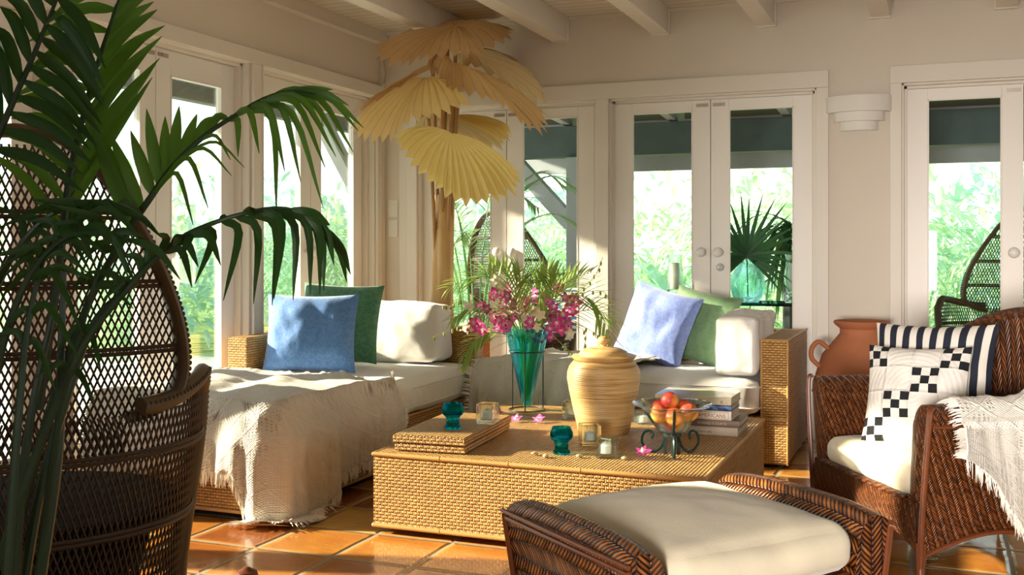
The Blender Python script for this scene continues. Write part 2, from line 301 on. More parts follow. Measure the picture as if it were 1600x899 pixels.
# ------------------------------------------------------------------ mesh builder
class MB:
    def __init__(s, o=(0, 0, 0)): s.v = []; s.f = []; s.uv = []; s.o = Vector(o); s.X = None
    def add(s, vs, fs, uvs=None):
        b = len(s.v)
        for p in vs:
            p = Vector(p)
            if s.X: p = s.X @ p
            s.v.append(p - s.o)
        for i, f in enumerate(fs):
            s.f.append([b+k for k in f]); s.uv.append(uvs[i] if uvs else None)
        return s
    def box(s, x0, x1, y0, y1, z0, z1):
        v = [(x0, y0, z0), (x1, y0, z0), (x1, y1, z0), (x0, y1, z0), (x0, y0, z1), (x1, y0, z1), (x1, y1, z1), (x0, y1, z1)]
        return s.add(v, [(0, 3, 2, 1), (4, 5, 6, 7), (0, 1, 5, 4), (1, 2, 6, 5), (2, 3, 7, 6), (3, 0, 4, 7)])
    def bar(s, a_, b, w_, h_):
        a_, b = Vector(a_), Vector(b); d = (b-a_).normalized(); up = Vector((0, 0, 1)) if abs(d.z) < .95 else Vector((0, 1, 0))
        r_ = d.cross(up).normalized()*w_/2; u_ = r_.cross(d).normalized()*h_/2
        v = [a_-r_-u_, a_+r_-u_, a_+r_+u_, a_-r_+u_, b-r_-u_, b+r_-u_, b+r_+u_, b-r_+u_]
        return s.add(v, [(0, 1, 2, 3), (7, 6, 5, 4), (0, 4, 5, 1), (1, 5, 6, 2), (2, 6, 7, 3), (3, 7, 4, 0)])
    def tube(s, pts, r, n=8, cap=True, closed=False, flat=1.):
        pts = [Vector(p) for p in pts]; N = len(pts); rr = r if isinstance(r, (list, tuple)) else [r]*N
        vs = []; fs = []; uvs = []; prev = None; L = 0; Ls = []
        for i, p in enumerate(pts):
            if closed: t = (pts[(i+1) % N]-pts[i-1])
            else: t = pts[min(i+1, N-1)]-pts[max(i-1, 0)]
            if t.length < 1e-9: t = Vector((0, 0, 1))
            t.normalize()
            if prev is None:
                up = Vector((0, 0, 1)) if abs(t.z) < .9 else Vector((0, 1, 0)); x = t.cross(up).normalized()
            else:
                x = prev - t*prev.dot(t); x = x.normalized() if x.length > 1e-6 else prev
            prev = x; y = t.cross(x)
            if i: L += (p-pts[i-1]).length
            Ls.append(L)
            for k in range(n):
                a_ = 2*PI*k/n; vs.append(p + (x*math.cos(a_) + y*math.sin(a_)*flat)*rr[i])
        rng = N if closed else N-1
        for i in range(rng):
            j = (i+1) % N
            for k in range(n):
                k2 = (k+1) % n; fs.append((i*n+k, i*n+k2, j*n+k2, j*n+k))
                c = 2*PI*rr[i]/n; l0, l1 = Ls[i], Ls[j] if j else Ls[i]+.02
                uvs.append([(k*c, l0), ((k+1)*c, l0), ((k+1)*c, l1), (k*c, l1)])
        if cap and not closed:
            fs.append(tuple(range(n-1, -1, -1))); uvs.append(None); fs.append(tuple((N-1)*n+k for k in range(n))); uvs.append(None)
        return s.add(vs, fs, uvs)
    def lathe(s, prof, c=(0, 0, 0), n=32, cap=True, sq=0):
        vs = []; fs = []; uvs = []; N = len(prof); L = 0
        for r, z in prof:
            for k in range(n):
                a_ = 2*PI*k/n; q = 1.
                if sq: q = 1./max(abs(math.cos(a_)), abs(math.sin(a_)))**sq
                vs.append((c[0]+r*q*math.cos(a_), c[1]+r*q*math.sin(a_), c[2]+z))
        for i in range(N-1):
            l = math.dist(prof[i], prof[i+1])
            for k in range(n):
                k2 = (k+1) % n; fs.append((i*n+k, i*n+k2, (i+1)*n+k2, (i+1)*n+k)); rr = max(prof[i][0], .02)*2*PI/n
                uvs.append([(k*rr, L), ((k+1)*rr, L), ((k+1)*rr, L+l), (k*rr, L+l)])
            L += l
        if cap:
            if prof[0][0] > 1e-4: fs.append(tuple(range(n-1, -1, -1))); uvs.append(None)
            if prof[-1][0] > 1e-4: fs.append(tuple((N-1)*n+k for k in range(n))); uvs.append(None)
        return s.add(vs, fs, uvs)
    def grid(s, fn, nu, nv, uvf=None, thick=0, closed=False):
        """fn(i/nu, j/nv) -> point; thick: back side offset along the normal"""
        P = [[Vector(fn(i/nu, j/nv)) for j in range(nv+1)] for i in range(nu+1)]
        UL = [[None]*(nv+1) for _ in range(nu+1)]
        for i in range(nu+1):
            for j in range(nv+1):
                UL[i][j] = uvf(i/nu, j/nv) if uvf else (i/nu, j/nv)
        vs = [P[i][j] for i in range(nu+1) for j in range(nv+1)]; I = lambda i, j: i*(nv+1)+j; fs = []; uvs = []
        for i in range(nu):
            for j in range(nv):
                fs.append((I(i, j), I(i+1, j), I(i+1, j+1), I(i, j+1))); uvs.append([UL[i][j], UL[i+1][j], UL[i+1][j+1], UL[i][j+1]])
        if thick:
            b = len(vs); m = len(fs)
            for i in range(nu+1):
                for j in range(nv+1):
                    du = P[min(i+1, nu)][j]-P[max(i-1, 0)][j]; dv = P[i][min(j+1, nv)]-P[i][max(j-1, 0)]
                    nn = du.cross(dv); nn = nn.normalized() if nn.length > 1e-9 else Vector((0, 0, 1)); vs.append(P[i][j]-nn*thick)
            for q in range(m): fs.append(tuple(b+k for k in reversed(fs[q]))); uvs.append(list(reversed(uvs[q])))
            def rim(A):
                for k in range(len(A)-1): fs.append((A[k+1], A[k], b+A[k], b+A[k+1])); uvs.append([(0, 0)]*4)
            rim([I(i, 0) for i in range(nu+1)]); rim([I(nu, j) for j in range(nv+1)]); rim([I(i, nv) for i in range(nu, -1, -1)]); rim([I(0, j) for j in range(nv, -1, -1)])
        return s.add(vs, fs, uvs)
    def ball(s, c, r, n=16, m=10, sc=(1, 1, 1)):
        prof = [(math.sin(PI*i/m)*r, -math.cos(PI*i/m)*r) for i in range(m+1)]; vs = []; fs = []
        for rr, z in prof:
            for k in range(n): vs.append((c[0]+rr*math.cos(2*PI*k/n)*sc[0], c[1]+rr*math.sin(2*PI*k/n)*sc[1], c[2]+z*sc[2]))
        for i in range(m):
            for k in range(n): k2 = (k+1) % n; fs.append((i*n+k, i*n+k2, (i+1)*n+k2, (i+1)*n+k))
        return s.add(vs, fs)
    def build(s, name, mat, parent=None, smooth=True, ang=40, bevel=0, mats=None):
        me = bpy.data.meshes.new(name); me.from_pydata([tuple(p) for p in s.v], [], s.f)
        ul = me.uv_layers.new(name='UVMap'); dat = ul.data
        for p, u in zip(me.polygons, s.uv):
            if u is None:
                nn = p.normal; ax = max(range(3), key=lambda q: abs(nn[q])); a_, b = [(1, 2), (0, 2), (0, 1)][ax]
                for li in p.loop_indices:
                    co = me.vertices[me.loops[li].vertex_index].co + s.o; dat[li].uv = (co[a_], co[b])
            else:
                for li, q in zip(p.loop_indices, u): dat[li].uv = q
        me.materials.append(mat if not isinstance(mat, str) else M[mat])
        o = bpy.data.objects.new(name, me); COL.objects.link(o)
        if parent: o.parent = parent
        if smooth:
            me.polygons.foreach_set('use_smooth', [True]*len(me.polygons))
            try: me.set_sharp_from_angle(angle=math.radians(ang))
            except Exception: pass
        if bevel:
            b = o.modifiers.new('bevel', 'BEVEL'); b.width = bevel; b.segments = 2; b.limit_method = 'ANGLE'
        return o
def thing(name, label, cat, loc=(0, 0, 0), rz=0., group=None, rot=None):
    o = bpy.data.objects.new(name, None); COL.objects.link(o); o.empty_display_size = .1; o.location = loc; o.rotation_euler = rot or (0, 0, rz)
    o['label'] = label; o['category'] = cat
    if group: o['group'] = group
    return o
def tag(o, label, cat, group=None, kind=None):
    o['label'] = label; o['category'] = cat
    if group: o['group'] = group
    if kind: o['kind'] = kind
    return o
def struct(o): o['kind'] = 'structure'; return o
def dup(root, loc=None, rz=None, label=None, group=None):
    r = root.copy(); COL.objects.link(r)
    if loc is not None: r.location = loc
    if rz is not None: r.rotation_euler = (0, 0, rz)
    if label: r['label'] = label
    if group: r['group'] = group
    for ch in list(root.children):
        c = ch.copy(); COL.objects.link(c); c.parent = r
        for g in list(ch.children):
            d = g.copy(); COL.objects.link(d); d.parent = c
    return r
def smoothstep(a_, b, x):
    t = max(0, min(1, (x-a_)/(b-a_))); return t*t*(3-2*t)
def nz(p, s=1.): return noise.noise(Vector(p)*s)
def bez(P, n=24):
    """Catmull-Rom through the points"""
    P = [Vector(p) for p in P]; Q = [P[0]*2-P[1]]+P+[P[-1]*2-P[-2]]; out = []
    m = len(P)-1
    for k in range(n+1):
        t = k/n*m; i = min(int(t), m-1); f = t-i; a_, b, c, d = Q[i], Q[i+1], Q[i+2], Q[i+3]
        out.append(.5*((2*b)+(c-a_)*f+(2*a_-5*b+4*c-d)*f*f+(-a_+3*b-3*c+d)*f**3))
    return out

# ================================================================== THE ROOM
XL, YB, ZC = -3.49, 6.4, 2.58
def onx(u, v, X):
    r = ray(u, v); return r*(X/r.x) + Vector((0, 0, HC))
struct(MB().box(-3.8, 4.0, -3.0, 9.4, -.08, 0).build('floor', 'floor', smooth=False))
struct(MB().box(-3.62, 4.0, -3.0, 6.53, ZC, ZC+.1).build('ceiling', 'ceil', smooth=False))
LO = [(2.18, 3.50), (3.585, 4.905), (4.99, 6.31)]
b = MB(); y = -3.0
for y0, y1 in LO: b.box(-3.62, XL, y, y0, 0, 2.145); y = y1
b.box(-3.62, XL, y, 6.53, 0, 2.145); b.box(-3.62, XL, -3.0, 6.53, 2.145, ZC)
struct(b.build('wall_left', 'wall', smooth=False))
BO = [(-3.215, -1.968), (-1.885, -.635), (-.171, 1.08), (1.55, 2.8)]
b = MB(); x = XL
for x0, x1 in BO: b.box(x, x0, YB, 6.53, 0, 2.05); x = x1
b.box(x, 4.0, YB, 6.53, 0, 2.05); b.box(XL, 4.0, YB, 6.53, 2.05, ZC)
struct(b.build('wall_back', 'wall', smooth=False))
b = MB(); b.box(3.1, 3.2, -2.5, 6.4, 0, .5).box(3.1, 3.2, -2.5, 6.4, 2.1, ZC).box(3.1, 3.2, -2.5, 1.5, .5, 2.1).box(3.1, 3.2, 3.5, 6.4, .5, 2.1); struct(b.build('wall_right', 'wall', smooth=False))
b = MB(); b.box(-3.62, -1.2, -2.5, -2.4, 0, ZC).box(2.4, 3.1, -2.5, -2.4, 0, ZC).box(-1.2, 2.4, -2.5, -2.4, 2.1, ZC).box(-1.2, 2.4, -2.5, -2.4, 0, .8).box(.4, 2.4, -2.5, -2.4, .8, 2.1); struct(b.build('wall_rear', 'wall', smooth=False))
# ceiling beams and plate
for i, x0 in enumerate((-2.9, -2.257, -1.61, -.976, -.339, .31, .95, 1.59, 2.23)):
    b = MB(); b.box(x0, x0+.107, -2.4, YB-.03, 2.43, ZC); b.box(x0-.006, x0+.113, YB-.03, YB, 2.422, ZC)
    struct(b.build('trim_%d' % (i+1), 'trim', smooth=False, bevel=.004))
b = MB(); b.box(XL, XL+.045, -2.4, YB, 2.50, ZC); b.box(XL, XL+.055, -2.4, YB, 2.492, 2.503)
for k in range(70): pass
struct(b.build('trim_20', 'trim', smooth=False, bevel=.003))
struct(MB().box(XL, 3.1, YB-.015, YB, ZC-.018, ZC).build('trim_21', 'trim', smooth=False))
# casings: left wall header + posts, back wall frames
b = MB(); b.box(XL, XL+.022, -2.4, YB, 2.135, 2.215)
prev = None
for y0, y1 in LO:
    b.box(XL, XL+.022, y0-.078, y0, 0, 2.135)
    b.box(XL+.022, XL+.03, y0-.004, y0+.004, 0, 2.14)
b.box(XL, XL+.022, 6.31, YB, 0, 2.135)
struct(b.build('trim_22', 'trim', smooth=False, bevel=.003))
b = MB(); b.box(-3.29, -.567, YB-.022, YB, 2.05, 2.149)
for x0, x1 in ((-3.29, -3.215), (-1.968, -1.885), (-.635, -.567)): b.box(x0, x1, YB-.022, YB, 0, 2.05)
struct(b.build('trim_23', 'trim', smooth=False, bevel=.003))
b = MB(); b.box(-.233, 1.15, YB-.022, YB, 2.05, 2.149); b.box(-.233, -.171, YB-.022, YB, 0, 2.05); b.box(1.08, 1.15, YB-.022, YB, 0, 2.05)
struct(b.build('trim_24', 'trim', smooth=False, bevel=.003))
# jamb linings with a stepped stop, per opening
def jambs(i, horiz, a0, a1, top):
    b = MB()
    for dz, dep in ((.012, .0), (.028, .045)):
        if horiz:   # back wall
            b.box(a0, a0+dz, YB+dep, 6.53, 0, top); b.box(a1-dz, a1, YB+dep, 6.53, 0, top); b.box(a0, a1, YB+dep, 6.53, top-dz, top)
        else:
            b.box(-3.62, XL-dep, a0, a0+dz, 0, top); b.box(-3.62, XL-dep, a1-dz, a1, 0, top); b.box(-3.62, XL-dep, a0, a1, top-dz, top)
    struct(b.build('trim_%d' % i, 'trim', smooth=False, bevel=.002))
for i, (a0, a1) in enumerate(LO): jambs(30+i, False, a0, a1, 2.145)
for i, (a0, a1) in enumerate(BO): jambs(40+i, True, a0, a1, 2.05)
for nm, bx in (('baseboard_back', (-.567, -.233, YB-.015, YB, 0, .09)), ('baseboard_left', (XL, XL+.015, -2.4, -.7, 0, .09))):
    struct(MB().box(*bx).build(nm, 'trim', smooth=False, bevel=.003))
# corner pilaster strips
b = MB(); b.box(XL, XL+.03, YB-.03, YB, 0, ZC-.09); b.box(-3.35, -3.29, YB-.012, YB, 0, 2.149)
struct(b.build('trim_50', 'trim', smooth=False, bevel=.004))
# french door leaves
def leaf(idx, horiz, a0, a1, p, gt, top, knobside, lock):
    """a0..a1 along the wall, p = plane of the leaf centre"""
    t = .02; g0, g1 = a0+.108, a1-.108; gb = .24
    root = bpy.data.objects.new('door_%d' % idx, None); COL.objects.link(root); struct(root)
    root.location = ((a0+a1)/2, p, 0) if horiz else (p, (a0+a1)/2, 0); O = Vector(root.location)
    def bx(B, u0, u1, q0, q1, z0, z1):
        if horiz: B.box(u0, u1, p+q0, p+q1, z0, z1)
        else: B.box(p-q1, p-q0, u0, u1, z0, z1)
    B = MB(O)
    bx(B, a0, g0, -t, t, .012, top); bx(B, g1, a1, -t, t, .012, top); bx(B, g0, g1, -t, t, .012, gb); bx(B, g0, g1, -t, t, gt, top)
    for u0, u1, z0, z1 in ((g0, g0+.007, gb, gt), (g1-.007, g1, gb, gt), (g0, g1, gb, gb+.007), (g0, g1, gt-.007, gt)): bx(B, u0, u1, -t-.003, -t+.02, z0, z1)
    B.build('door_frame', 'door', root, smooth=False, bevel=.0015)
    B = MB(O); bx(B, g0, g1, -.002, .002, gb, gt); B.build('glass_pane', 'pane', root, smooth=False)
    ks = (a1-.05) if knobside > 0 else (a0+.05)
    def P(u, q, z): return Vector((u, p+q, z)) if horiz else Vector((p-q, u, z))
    if horiz or True:
        B = MB(O); n_ = P(0, -1, 0)-P(0, 0, 0)
        c = P(ks, -t-.045, 1.095); B.ball(c, .030, 20, 12, (1, .85, 1) if horiz else (.85, 1, 1)); B.tube([P(ks, -t, 1.095), P(ks, -t-.03, 1.095)], [.020, .013], 14)
        k = B.build('door_knob', 'pull', root); k['label'] = 'white porcelain round knob'
    if lock:
        B = MB(O); B.tube([P(ks+.008, -t, 1.005), P(ks+.008, -t-.012, 1.005)], [.024, .024], 16); B.ball(P(ks+.008, -t-.025, 1.005), .019, 10, 6)
        k = B.build('door_lock', 'crystal', root); k['label'] = 'small faceted crystal thumb turn'
    B = MB(O); ua, ub = (a1-.085, a1-.012) if knobside > 0 else (a0+.012, a0+.085)
    bx(B, ua, ub, -t-.006, -t, top-.042, top-.022); bx(B, ua+.02, ub-.02, -t-.014, -t-.006, top-.037, top-.027); k = B.build('slide_bolt', 'brass', root, smooth=False); k['label'] = 'small metal slide bolt at the top'
    return root
di = 1
for a0, a1 in LO:
    m_ = (a0+a1)/2
    leaf(di, False, a0+.028, m_-.002, -3.595, 1.99, 2.115, 1, False); leaf(di+1, False, m_+.002, a1-.028, -3.595, 1.99, 2.115, -1, False); di += 2
for a0, a1 in BO[:3]:
    m_ = (a0+a1)/2
    leaf(di, True, a0+.028, m_-.002, 6.462, 1.957, 2.02, 1, False); leaf(di+1, True, m_+.002, a1-.028, 6.462, 1.957, 2.02, -1, True); di += 2

# ------------------------------------------------------------------ outside: veranda
struct(MB().box(-40, 40, 9.4, 60, -.12, -.04).build('ground_back', 'lawn', smooth=False))
struct(MB().box(-40, -3.8, -20, 9.4, -.12, -.04).build('ground_left', 'ground', smooth=False))
VC = 'veranda'
t = thing('veranda_roof', 'dark boarded veranda roof over the grey timber beam outside the back doors', 'roof', (-.5, 7.6, 2.2))
O = t.location
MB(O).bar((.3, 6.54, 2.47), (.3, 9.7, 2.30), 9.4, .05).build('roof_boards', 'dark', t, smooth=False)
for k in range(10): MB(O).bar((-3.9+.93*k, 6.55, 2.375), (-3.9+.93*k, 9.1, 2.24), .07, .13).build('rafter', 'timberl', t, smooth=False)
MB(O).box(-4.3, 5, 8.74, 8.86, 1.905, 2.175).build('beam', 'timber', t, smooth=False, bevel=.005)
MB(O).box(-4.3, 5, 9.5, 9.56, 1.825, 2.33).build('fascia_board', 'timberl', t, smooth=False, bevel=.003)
for x0, fam in ((-2.95, 1), (2.2, 1)):
    MB(O).box(x0, x0+.24, 8.70, 8.90, -.04, 1.905).build('post', 'timberl', t, smooth=False, bevel=.006)
    MB(O).bar((x0+.02, 8.8, 1.33), (x0-.55, 8.8, 1.93), .12, .13).build('brace', 'timberl', t, smooth=False)
t = thing('side_veranda_roof', 'grey timber eave with beams outside the left wall of glass doors', 'roof', (-4.2, 4, 2.2))
O = t.location
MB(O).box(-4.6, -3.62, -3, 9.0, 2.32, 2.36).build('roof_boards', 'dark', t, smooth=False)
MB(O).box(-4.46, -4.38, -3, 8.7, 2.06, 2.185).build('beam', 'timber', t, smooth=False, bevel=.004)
MB(O).box(-4.52, -4.46, -3, 8.7, 2.19, 2.30).build('fascia_board', 'timberl', t, smooth=False, bevel=.003)
MB(O).box(-4.5, -4.36, 8.25, 8.4, -.04, 2.06).build('post', 'timberl', t, smooth=False, bevel=.004)
MB(O).bar(onx(497, 178, -4.42), onx(552, 285, -4.42), .10, .10).build('brace', 'timberl', t, smooth=False)
for k in range(6): MB(O).bar((-3.64, .4+1.5*k, 2.28), (-4.45, .4+1.5*k, 2.22), .06, .09).build('rafter', 'timberl', t, smooth=False)

# ------------------------------------------------------------------ outside: planting
def add_leaf(B, p, d, ln, wd, droop=.3, up=Vector((0, 0, 1)), seg=3, fold=.25, side=None):
    d = Vector(d).normalized(); s_ = side or d.cross(up)
    if s_.length < 1e-3: s_ = Vector((1, 0, 0))
    s_ = s_.normalized(); nn = s_.cross(d).normalized(); vs = []; fs = []; uvs = []
    q = Vector(p); dd = d.copy()
    for i in range(seg+1):
        t_ = i/seg; w_ = wd*.5*(math.sin(PI*min(1, .12+t_*.88)**.75) if t_ < 1 else 0.02)
        vs += [q-s_*w_+nn*w_*fold, q, q+s_*w_+nn*w_*fold]
        if i: 
            a_ = (i-1)*3; fs += [(a_, a_+1, a_+4, a_+3), (a_+1, a_+2, a_+5, a_+4)]
            v0, v1 = (i-1)/seg*ln, i/seg*ln; uvs += [[(0, v0), (wd/2, v0), (wd/2, v1), (0, v1)], [(wd/2, v0), (wd, v0), (wd, v1), (wd/2, v1)]]
        dd = (dd+Vector((0, 0, -droop/seg))).normalized(); q = q+dd*ln/seg
    B.add(vs, fs, uvs)
def frond(B, P, nl, ln, wd, r=random.Random(1), droop=.9, ang=55, start=.15, rad=.006, upv=Vector((0, 0, 1)), seg=5, stem=True):
    pts = bez(P, 26)
    if stem: B.tube(pts, [rad*(1-.75*i/26) for i in range(27)], 6)
    for k in range(nl):
        t_ = start+(1-start)*(k+.5)/nl; i = min(int(t_*26), 25); p = pts[i].lerp(pts[i+1], t_*26-i); tg = (pts[i+1]-pts[i]).normalized()
        s_ = tg.cross(upv); s_ = s_.normalized() if s_.length > .05 else Vector((1, 0, 0))
        L = ln*(.45+.55*math.sin(PI*min(1, .12+.88*t_)))*r.uniform(.9, 1.08)
        for sg in (-1, 1):
            a_ = math.radians(ang*(1-.45*t_)+r.uniform(-5, 5)); d = tg*math.cos(a_)+s_*sg*math.sin(a_)+Vector((0, 0, .12))
            add_leaf(B, p, d, L, wd, droop, seg=seg, fold=.3)
def bush_mesh(n, rx, rz, ll, mat, seed):
    r = random.Random(seed); B = MB()
    for _ in range(n):
        a_, u_ = r.uniform(0, 2*PI), r.uniform(-.25, 1); s_ = math.sqrt(max(0, 1-u_*u_)); rr = r.uniform(.55, 1.05)
        rr *= 1+.25*noise.noise(Vector((math.cos(a_)*2, math.sin(a_)*2, u_*2+seed)))
        p = Vector((math.cos(a_)*s_*rx*rr, math.sin(a_)*s_*rx*rr, rz*.25+u_*rz*rr*.75+.1)); d = Vector((p.x, p.y, p.z-rz*.3)).normalized()+Vector((r.uniform(-.8, .8), r.uniform(-.8, .8), r.uniform(-.2, .9)))
        add_leaf(B, p, d, ll*r.uniform(.6, 1.3), ll*.36, .9, seg=2)
    return B
def palm_mesh(nf, h, ln, seed, wd=.035, leafl=.5, nl=20):
    r = random.Random(seed); B = MB()
    for k in range(nf):
        a_ = 2*PI*k/nf+r.uniform(-.3, .3); el = r.uniform(.35, 1.2); d = Vector((math.cos(a_), math.sin(a_), 0)); L = ln*r.uniform(.8, 1.1)
        P = [Vector((0, 0, h)), Vector((0, 0, h))+d*L*.3*math.cos(el)+Vector((0, 0, L*.45*math.sin(el)+.05)), Vector((0, 0, h))+d*L*.75*math.cos(el*.8)+Vector((0, 0, L*.5*math.sin(el))), Vector((0, 0, h))+d*L+Vector((0, 0, L*(.35*math.sin(el)-.3)))]
        frond(B, P, nl, leafl, wd, r, 1.0, 60, seg=3, rad=.012)
    return B
def banana_mesh(n, h, seed):
    r = random.Random(seed); B = MB()
    for k in range(n):
        a_ = 2*PI*k/n+r.uniform(-.3, .3); d = Vector((math.cos(a_)*.55, math.sin(a_)*.55, r.uniform(.7, 1.5))).normalized(); b0 = Vector((math.cos(a_)*.05, math.sin(a_)*.05, h*r.uniform(.15, .5)))
        B.tube([(0, 0, 0), b0], .03, 6); add_leaf(B, b0, d, h*r.uniform(.6, .95), h*.22, 1.1, seg=7, fold=.18)
    return B
def plant(nm, mb, mat, label, cat, group, loc, rz, sc, stemh=0):
    if isinstance(mb, MB): o = mb.build(nm, mat, None, ang=180)
    else: o = mb.copy(); COL.objects.link(o)
    o.location = loc; o.rotation_euler = (0, 0, rz); o.scale = (sc, sc, sc); tag(o, label, cat, group); return o
rr_ = random.Random(11)
kinds = [
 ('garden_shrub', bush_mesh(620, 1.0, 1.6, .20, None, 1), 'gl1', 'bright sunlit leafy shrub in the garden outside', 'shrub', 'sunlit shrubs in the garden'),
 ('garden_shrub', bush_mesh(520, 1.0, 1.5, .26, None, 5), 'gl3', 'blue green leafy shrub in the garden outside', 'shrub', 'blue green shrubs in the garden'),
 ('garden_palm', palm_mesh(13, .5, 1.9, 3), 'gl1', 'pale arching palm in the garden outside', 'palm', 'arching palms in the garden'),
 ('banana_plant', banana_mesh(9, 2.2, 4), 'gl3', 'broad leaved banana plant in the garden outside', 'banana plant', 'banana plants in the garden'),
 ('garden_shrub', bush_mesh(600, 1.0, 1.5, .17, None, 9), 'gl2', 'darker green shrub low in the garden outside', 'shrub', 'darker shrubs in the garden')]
first = {}
def put_plant(k, x, y, sc=1., z=-.05):
    nm, mb, mt, lb, ct, gr = kinds[k]
    src = first.get(k, mb); o = plant(nm, src, M[mt], lb, ct, gr, (x, y, z), rr_.uniform(0, 6), sc); first.setdefault(k, o)
# back garden
for k, x, y, sc in ((0, -6.2, 12.8, 1.1), (2, -4.7, 12.2, 1.1), (0, -3.6, 13.4, 1.25), (3, -2.9, 12.3, .55), (4, -2.2, 12.0, .62), (2, -1.2, 13.2, 1.35), (0, -.4, 13.8, 1.3), (3, -1.85, 11.6, .55), (3, -1.0, 12.2, .5),
                    (1, .9, 13.6, 1.3), (4, -.1, 11.9, .6), (1, 2.2, 14.2, 1.2), (0, 3.2, 13.0, 1.0), (1, .8, 11.8, .55), (2, 1.2, 13.0, .9), (0, -8.0, 14, 1.2), (1, -5.4, 15, 1.4), (0, -2.2, 15.5, 1.5), (0, 1.4, 16, 1.5), (3, -4.4, 12.0, .6), (0, -.9, 11.9, .75), (4, -4.6, 11.2, .5)):
    put_plant(k, x, y, sc)
# side garden, seen through the left doors
for k, x, y, sc in ((0, -8.6, 8.6, .9), (1, -8.2, 10.0, .9), (0, -8.8, 11.6, 1.0), (2, -8.4, 13.2, 1.0), (1, -9.2, 14.8, 1.1), (0, -11, 12.4, 1.4), (1, -11, 15.5, 1.5), (0, -10.6, 9.6, 1.3), (2, -10.2, 17.5, 1.3), (4, -7.2, 11.2, .35), (4, -7.6, 13.4, .4), (0, -7.2, 14.6, .7), (1, -12, 18, 1.5)):
    put_plant(k, x, y, sc)

# ================================================================== SOFT GOODS HELPERS
def pillow(w_, h_, t_, seed=0, n=26, crease=.010, pull=.07):
    B = MB()
    for sd in (-1, 1):
        def fn(a_, b_, sd=sd):
            x, z = 2*a_-1, 2*b_-1
            th = (max(0, 1-abs(x)**2.2)*max(0, 1-abs(z)**2.2))**.5
            px = x*w_/2*(1-pull*(1-z*z)*abs(x)); pz = z*h_/2*(1-pull*(1-x*x)*abs(z))
            nn = noise.noise(Vector((x*1.6+seed, z*1.6, sd)))*crease*2*th+noise.noise(Vector((x*4+seed, z*3, sd*3)))*crease*th
            return (px, sd*(th*t_/2+nn), pz)
        B.grid(fn if sd > 0 else (lambda a_, b_, f=fn: f(1-a_, b_)), n, n, (lambda a_, b_: ((a_-.5)*w_, (b_-.5)*h_)) if sd > 0 else (lambda a_, b_: ((.5-a_)*w_, (b_-.5)*h_)))
    return B
def pillow_thing(name, label, cat, mat, w_, h_, t_, loc, normal, tilt, roll=0, seed=0, group=None, pipe=None):
    """normal: horizontal direction the front (-y side) faces; tilt: lean back in degrees"""
    n_ = Vector(normal).normalized(); az = math.atan2(n_.y, n_.x)+PI/2
    mt = Matrix.Rotation(az, 4, 'Z') @ Matrix.Rotation(-math.radians(tilt), 4, 'X') @ Matrix.Rotation(math.radians(roll), 4, 'Y')
    o = pillow(w_, h_, t_, seed).build(name, mat, None, ang=80); o.rotation_euler = mt.to_euler(); o.location = loc; tag(o, label, cat, group)
    return o
def softbox(x0, x1, y0, y1, z0, z1, r=.04, bulge=.02, seed=0, wr=.006, n=22):
    bm = bmesh.new(); bmesh.ops.create_cube(bm, size=2); bmesh.ops.subdivide_edges(bm, edges=bm.edges, cuts=n, use_grid_fill=True)
    c = Vector(((x0+x1)/2, (y0+y1)/2, (z0+z1)/2)); hd = Vector(((x1-x0)/2, (y1-y0)/2, (z1-z0)/2)); vs = []
    for v in bm.verts:
        p = Vector([v.co[i]*hd[i] for i in range(3)]); q = Vector([max(-hd[i]+r, min(hd[i]-r, p[i])) for i in range(3)]); d = p-q
        if d.length > 1e-6: p = q+d.normalized()*r
        a_ = v.co; f = [(1-a_[(i+1) % 3]**2)*(1-a_[(i+2) % 3]**2) for i in range(3)]
        for i in range(3): p[i] += (bulge if i == 2 else bulge*.6)*a_[i]*f[i]
        nn = noise.noise(Vector((p.x*5+seed, p.y*5, p.z*5)))*wr*1.4+noise.noise(Vector((p.x*13+seed, p.y*13, p.z*11)))*wr*.6
        p += d.normalized()*nn if d.length > 1e-6 else Vector((0, 0, 0)); vs.append(c+p)
    B = MB(); bm.verts.index_update(); fs = [tuple(v.index for v in f.verts) for f in bm.faces]; bm.free()
    B.add(vs, fs); return B
def seam(x0, x1, y0, y1, z, r=.04, off=0.004):
    """rounded rectangle loop, for piping"""
    P = []
    for cx, cy, a0 in ((x1-r, y0+r, -90), (x1-r, y1-r, 0), (x0+r, y1-r, 90), (x0+r, y0+r, 180)):
        for k in range(5): a_ = math.radians(a0+22.5*k); P.append((cx+(r+off)*math.cos(a_), cy+(r+off)*math.sin(a_), z))
    return MB().tube(P, .004, 5, closed=True)
def offset_mb(B, o):
    o = Vector(o); B.v = [p-o for p in B.v]; B.o = o; return B
def cushion(name, label, cat, mat, box, r=.04, bulge=.02, seed=0, wr=.006, group=None, piping=True):
    x0, x1, y0, y1, z0, z1 = box; c = Vector(((x0+x1)/2, (y0+y1)/2, z0))
    t = thing(name, label, cat, c, 0, group); offset_mb(softbox(*box, r=r, bulge=bulge, seed=seed, wr=wr), c).build('cushion_cover', mat, t, ang=80)
    if piping:
        for zz in (z0+r*.8, z1-r*.8): offset_mb(seam(x0, x1, y0, y1, zz, r), c).build('seam', mat, t)
    return t

